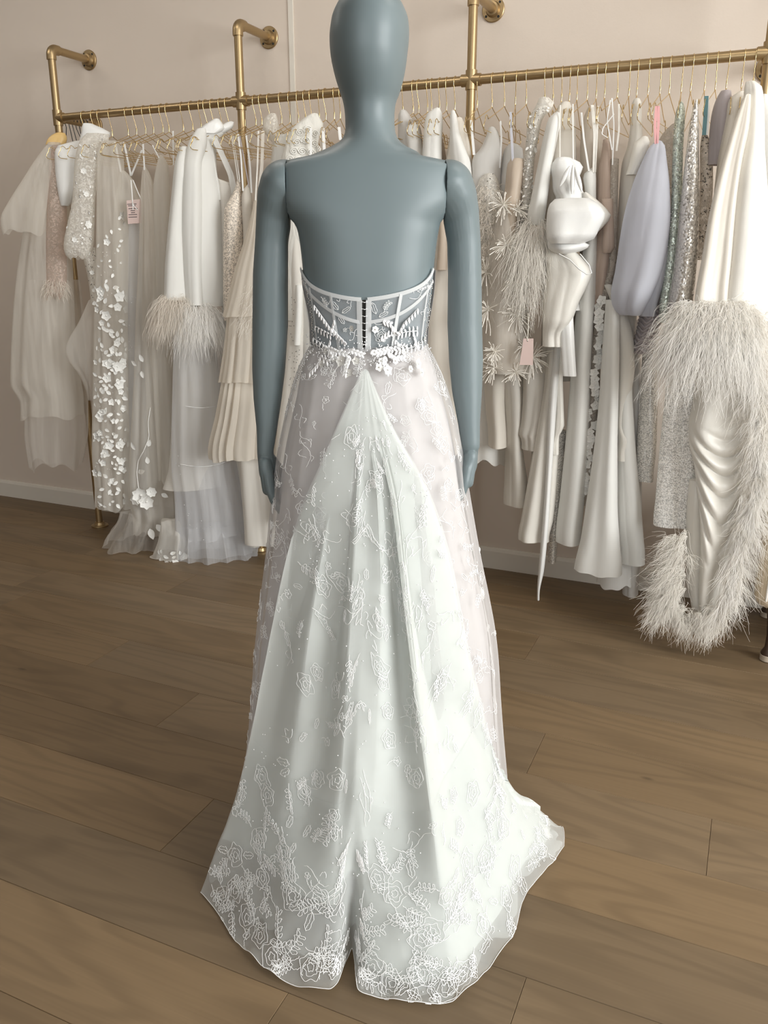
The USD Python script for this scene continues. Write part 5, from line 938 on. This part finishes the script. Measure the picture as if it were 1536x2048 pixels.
t, B = garment('lavender_blouse', 'lavender-grey chiffon blouse with a big puffed sleeve', 'blouse', 'tulle_lavender', [(283, 1312, 1324), (292, 1302, 1330), (320, 1288, 1334), (370, 1268, 1340), (430, 1252, 1342), (480, 1244, 1338), (540, 1236, 1326), (590, 1228, 1306), (615, 1232, 1292), (630, 1246, 1284)], 1311, d=.22, b=.085, k=5, amp=.012, seed=112, grow=.5, sharp=.45); hold(1311, 'lavender puff-sleeved blouse')
add(t, 'cuff_gather', 'tulle_lavender', [(480, 1300, 1340), (560, 1284, 1330), (610, 1278, 1316), (632, 1280, 1312)], 1311, d=.18, b=.05, k=7, amp=.006, seed=113)
add(t, 'sleeve_lining', 'satin_mauve', [(300, 1306, 1322), (370, 1284, 1330), (480, 1262, 1328), (600, 1244, 1290), (620, 1252, 1282)], 1311, d=.20, b=.05, k=4, amp=.004, seed=114)
strap(t, [(1313, 212), (1310, 250), (1312, 290)], 1311, 'pink_ribbon', .008, .24); strap(t, [(1317, 212), (1317, 250), (1314, 290)], 1311, 'pink_ribbon', .008, .24)
t, B = garment('ruched_dress', 'mauve-grey dress with a tightly ruched sleeve below the lavender puff sleeve', 'dress', 'satin_mauve', [(540, 1296, 1330), (600, 1284, 1326), (650, 1276, 1320), (700, 1266, 1310), (706, 1270, 1300)], 1325, d=.13, b=.05, k=4, amp=.003, seed=115); hold(1325, 'ruched mauve dress')
for i, y in enumerate(np.linspace(615, 700, 11)):
    a, b = np.interp(y, B.yy, B.L), np.interp(y, B.yy, B.R); part(t, 'ruching', tube(np.array([B.pt(x, y + 4 * math.sin(x * .3 + i), .001)[0] for x in np.linspace(a + 1, b - 1, 14)]), .005, 7), 'satin_mauve', smooth=True)
t, B = garment('glitter_sheath', 'grey glitter sheath with a straight hem between the trumpet gown and paillette gown', 'gown', 'sequin_grey', [(690, 1286, 1320), (800, 1280, 1316), (900, 1274, 1312), (954, 1273, 1306), (960, 1276, 1300)], 1301, d=.11, b=.04, k=5, amp=.004, seed=116); hold(1301, 'grey glitter sheath')
t, B = garment('beige_sheer_top', 'sheer beige top with black trim tucked behind the lavender blouse', 'top', 'lace_grey', [(248, 1344, 1356), (270, 1324, 1356), (290, 1316, 1352), (330, 1322, 1350), (420, 1326, 1350)], 1340, d=.10, b=.04, k=4, amp=.003, seed=117)
t, B = garment('sage_sequin_gown', 'sage green sequin gown, thin strip left of the silver sequin gown', 'gown', 'sequin_green', [(205, 1360, 1366), (222, 1352, 1370), (300, 1345, 1366), (400, 1342, 1364), (480, 1336, 1360), (560, 1326, 1352), (620, 1318, 1344), (645, 1318, 1342)], 1344, d=.18, b=.035, k=4, amp=.003, seed=118); hold(1344, 'sage green sequin gown'); scatter_beads(t, B, 90, .0024, 'silver_bead', 119, y0=.1)
t, B = garment('silver_sequin_gown', 'silver sequin gown with a tapering shoulder, left of the champagne robe', 'gown', 'sequin_silver', [(200, 1391, 1396), (225, 1384, 1397), (300, 1373, 1398), (380, 1364, 1400), (480, 1354, 1398), (560, 1344, 1392), (620, 1334, 1386), (650, 1334, 1384)], 1387, d=.22, b=.05, k=4, amp=.003, seed=120); hold(1387, 'silver sequin gown')
t, B = garment('ribbon_hung_top', 'dark beaded sheer top hung by a teal ribbon, left of the champagne robe', 'top', 'lace_grey', [(268, 1404, 1414), (300, 1400, 1424), (360, 1400, 1426), (440, 1398, 1420), (520, 1392, 1410)], 1415, d=.12, b=.035, k=4, amp=.003, seed=121); hold(1415, 'teal-ribboned top')
strap(t, [(1413, 192), (1411, 230), (1408, 270)], 1415, 'teal_ribbon', .012, .18); strap(t, [(1416, 196), (1417, 230), (1414, 270)], 1415, 'satin_white', .006, .175); scatter_beads(t, B, 60, .0022, 'dark_bead', 122, 'dark_bead')
t, B = garment('mauve_jacket', 'mauve satin jacket with a rolled collar behind the champagne robe', 'jacket', 'satin_mauve', [(182, 1442, 1462), (200, 1432, 1464), (230, 1424, 1462), (270, 1420, 1456), (330, 1418, 1450)], 1437, d=.14, b=.045, k=4, amp=.004, seed=123); hold(1437, 'mauve satin jacket')
t, B = garment('champagne_dress', 'champagne satin dress squeezed between the mauve jacket and the feather robe', 'dress', 'satin_champagne', [(184, 1476, 1490), (196, 1460, 1494), (240, 1452, 1496), (320, 1436, 1492), (420, 1424, 1484), (540, 1412, 1470), (620, 1400, 1460)], 1459, d=.17, b=.05, k=6, amp=.007, seed=124); hold(1459, 'squeezed champagne dress')
t, B = garment('feather_robe', 'cream satin robe with ostrich feather cuff and trim trailing to the floor, far right', 'robe', 'satin_ivory', [(164, 1492, 1512), (172, 1490, 1522), (200, 1488, 1526), (260, 1482, 1528), (340, 1462, 1532), (420, 1444, 1538), (520, 1426, 1545), (600, 1408, 1550), (640, 1396, 1550)], 1490, d=.24, b=.07, k=7, amp=.011, seed=125, sharp=.4); hold(1490, 'cream feather-trimmed robe')
S = add(t, 'sleeve', 'satin_champagne', [(190, 1490, 1502), (240, 1470, 1500), (320, 1446, 1486), (420, 1420, 1474), (520, 1402, 1466), (600, 1388, 1460), (630, 1386, 1460)], 1490, d=.28, b=.055, k=6, amp=.009, seed=126, sharp=.3)
K = Body([(600, 1392, 1540), (700, 1392, 1530), (800, 1386, 1516), (850, 1376, 1510), (880, 1376, 1506), (930, 1386, 1502), (980, 1392, 1490), (1030, 1398, 1480), (1100, 1400, 1462), (1180, 1396, 1444), (1230, 1398, 1434)], 1490, d=.24, b=.075, k=5, amp=.012, seed=127, grow=1.0, sharp=.2, step=3.5)
# swags of satin hanging across the skirt of the robe
vk = K.mesh.vertices[:len(K.yy) * 72].reshape(len(K.yy), 72, 3); uk = np.cos(K.th)[None] * np.ones((len(K.yy), 1)); yk = K.yy[:, None]; near_ = np.clip(-np.sin(K.th), 0, 1)[None] ** .5
qk = (yk - 75 * (1 - (uk - .15) ** 2)) / 44 + .25 * np.sin(yk * .021); env = np.clip((yk - 850) / 50, 0, 1) * np.clip((1130 - yk) / 90, 0, 1)
vk -= ((2 * np.abs(np.sin(math.pi * qk)) ** .8 - 1.1) * .013 * env * near_)[..., None] * K.v
K.mesh.vertices = np.vstack([vk.reshape(-1, 3), K.mesh.vertices[len(K.yy) * 72:]]); part(t, 'skirt', K.mesh, 'satin_ivory', smooth=60)
add(t, 'inner_panel', 'satin_ivory', [(960, 1378, 1412), (1040, 1372, 1410), (1120, 1372, 1408), (1200, 1380, 1410), (1240, 1388, 1412)], 1490, d=.24, b=.05, k=3, amp=.006, seed=128)
Q = Body([(596, 1372, 1480), (640, 1352, 1496), (720, 1340, 1490), (770, 1342, 1460)], 1490, d=.31, b=.07, amp=0)
ring_fluff(t, Q, 'feather_bright', 600, 700, 1800, (.08, .16), 129, 'feather_cuff', .9, .5, .5); ring_fluff(t, Q, 'feather', 600, 640, 700, (.07, .13), 130, 'feather_cuff', .8, .9, .5)
line_fluff(t, [(1360, 640), (1346, 700), (1350, 740)], 1490, .30, (-.7, .6, .3), 500, (.05, .11), 141)
for sd, pts, vec, n, Ls in ((131, [(1486, 590), (1508, 680), (1512, 780), (1520, 880), (1518, 960), (1496, 1040), (1474, 1110), (1458, 1180)], (.10, .8, .5), 2400, (.06, .13)), (132, [(1520, 600), (1526, 760), (1524, 900), (1514, 980), (1496, 1060), (1474, 1130), (1462, 1190)], (.55, .7, .3), 1500, (.05, .11)),
                            (133, [(1466, 720), (1486, 800), (1502, 880), (1506, 950), (1490, 1030), (1468, 1090), (1452, 1150)], (-.3, .8, .4), 900, (.04, .08)),
                            (134, [(1366, 1062), (1356, 1110), (1352, 1160), (1344, 1200)], (-.75, .55, .3), 1300, (.06, .125)), (135, [(1320, 1190), (1350, 1215), (1390, 1236), (1430, 1232), (1456, 1196)], (-.15, .75, .5), 2300, (.04, .085)), (136, [(1350, 1160), (1330, 1200), (1316, 1220)], (-.7, .35, .5), 900, (.05, .10))):
    line_fluff(t, pts, 1490, .31, vec, n, Ls, sd, 'feather_bright' if sd == 131 else 'feather', spread=18)
t, B = garment('white_lace_robe', 'white satin robe cut by the right edge of the photo', 'robe', 'satin_white', [(190, 1522, 1536), (230, 1512, 1560), (270, 1512, 1580), (400, 1516, 1590), (620, 1516, 1600)], 1513, d=.20, b=.05, k=5, amp=.006, seed=136); hold(1513, 'white robe at the right edge')
t, B = garment('paillette_gown', 'white gown set with round silver paillettes, below the large feather cuff', 'gown', 'paillette_cloth', [(690, 1340, 1398), (800, 1332, 1396), (900, 1322, 1394), (1000, 1314, 1392), (1044, 1310, 1390), (1050, 1314, 1384)], 1368, d=.20, b=.05, k=4, amp=.008, seed=137, sharp=.6, grow=.9); hold(1368, 'round paillette gown')
rg = np.random.default_rng(138)
for i, y in enumerate(np.arange(800, 1046, 12.5)):
    for u in (-.72, -.45, -.05, .12, .62, .8):
        if rg.uniform() < .7:
            a, b = np.interp(y, B.yy, B.L), np.interp(y, B.yy, B.R); p, nn = B.pt((a + b) / 2 + (u + rg.normal(0, .03)) * (b - a) / 2, y + rg.normal(0, 2), .002); nn = nn + rg.normal(0, .25, 3); nn /= np.linalg.norm(nn)
            part(t, 'paillette', lathe(p, nn, [(0, .0016), (0, .0042), (.0006, .0042), (.0006, .0016)], 12), 'silver_bead', smooth=30)
build_hangers()

# ------------------------------------------------------------------ armchair at the right edge
gc = ground(1534, 1328); cr, cn = (gc - P0) @ R, (gc - P0) @ N + .03
ch = thing('armchair', 'striped cream armchair with dark turned legs at the right edge', 'armchair', F(cr + .3, cn + .2, 0))
def cb(a, b, c, d, z0, z1, bev, nm, mt='striped_fabric'): part(ch, nm, box(cr + a, cr + b, cn + c, cn + d, z0, z1, bev), mt, smooth=40)
cb(.05, .60, -.01, .44, .20, .44, .03, 'seat'); cb(.05, .60, -.02, .40, .435, .54, .04, 'seat_cushion'); cb(-.03, .68, .34, .46, .22, .95, .05, 'backrest')
cb(-.068, .045, -.03, .44, .185, .62, .045, 'armrest'); cb(.59, .68, -.02, .44, .195, .62, .042, 'armrest')
for q in (-.030, .010): part(ch, 'piping', tube(np.array([F(cr + q, cn - .031, z) for z in np.linspace(.225, .59, 10)]), .004, 8), 'satin_ivory', smooth=True)
for a, b in ((.0, .0), (.62, .0), (.0, .40), (.62, .40)):
    leg = part(ch, 'leg', lathe(F(cr + a, cn + b, 0), np.array([0, 0, 1.0]), [(.0, .016), (.004, .022), (.03, .024), (.05, .014), (.09, .013), (.15, .018), (.20, .026), (.215, .028)], 18), 'dark_wood')
    part(leg, 'foot_cap', lathe(F(cr + a, cn + b, 0), np.array([0, 0, 1.0]), [(.0, .017), (.003, .0248), (.022, .0248), (.026, .02)], 18), 'brass_cap')
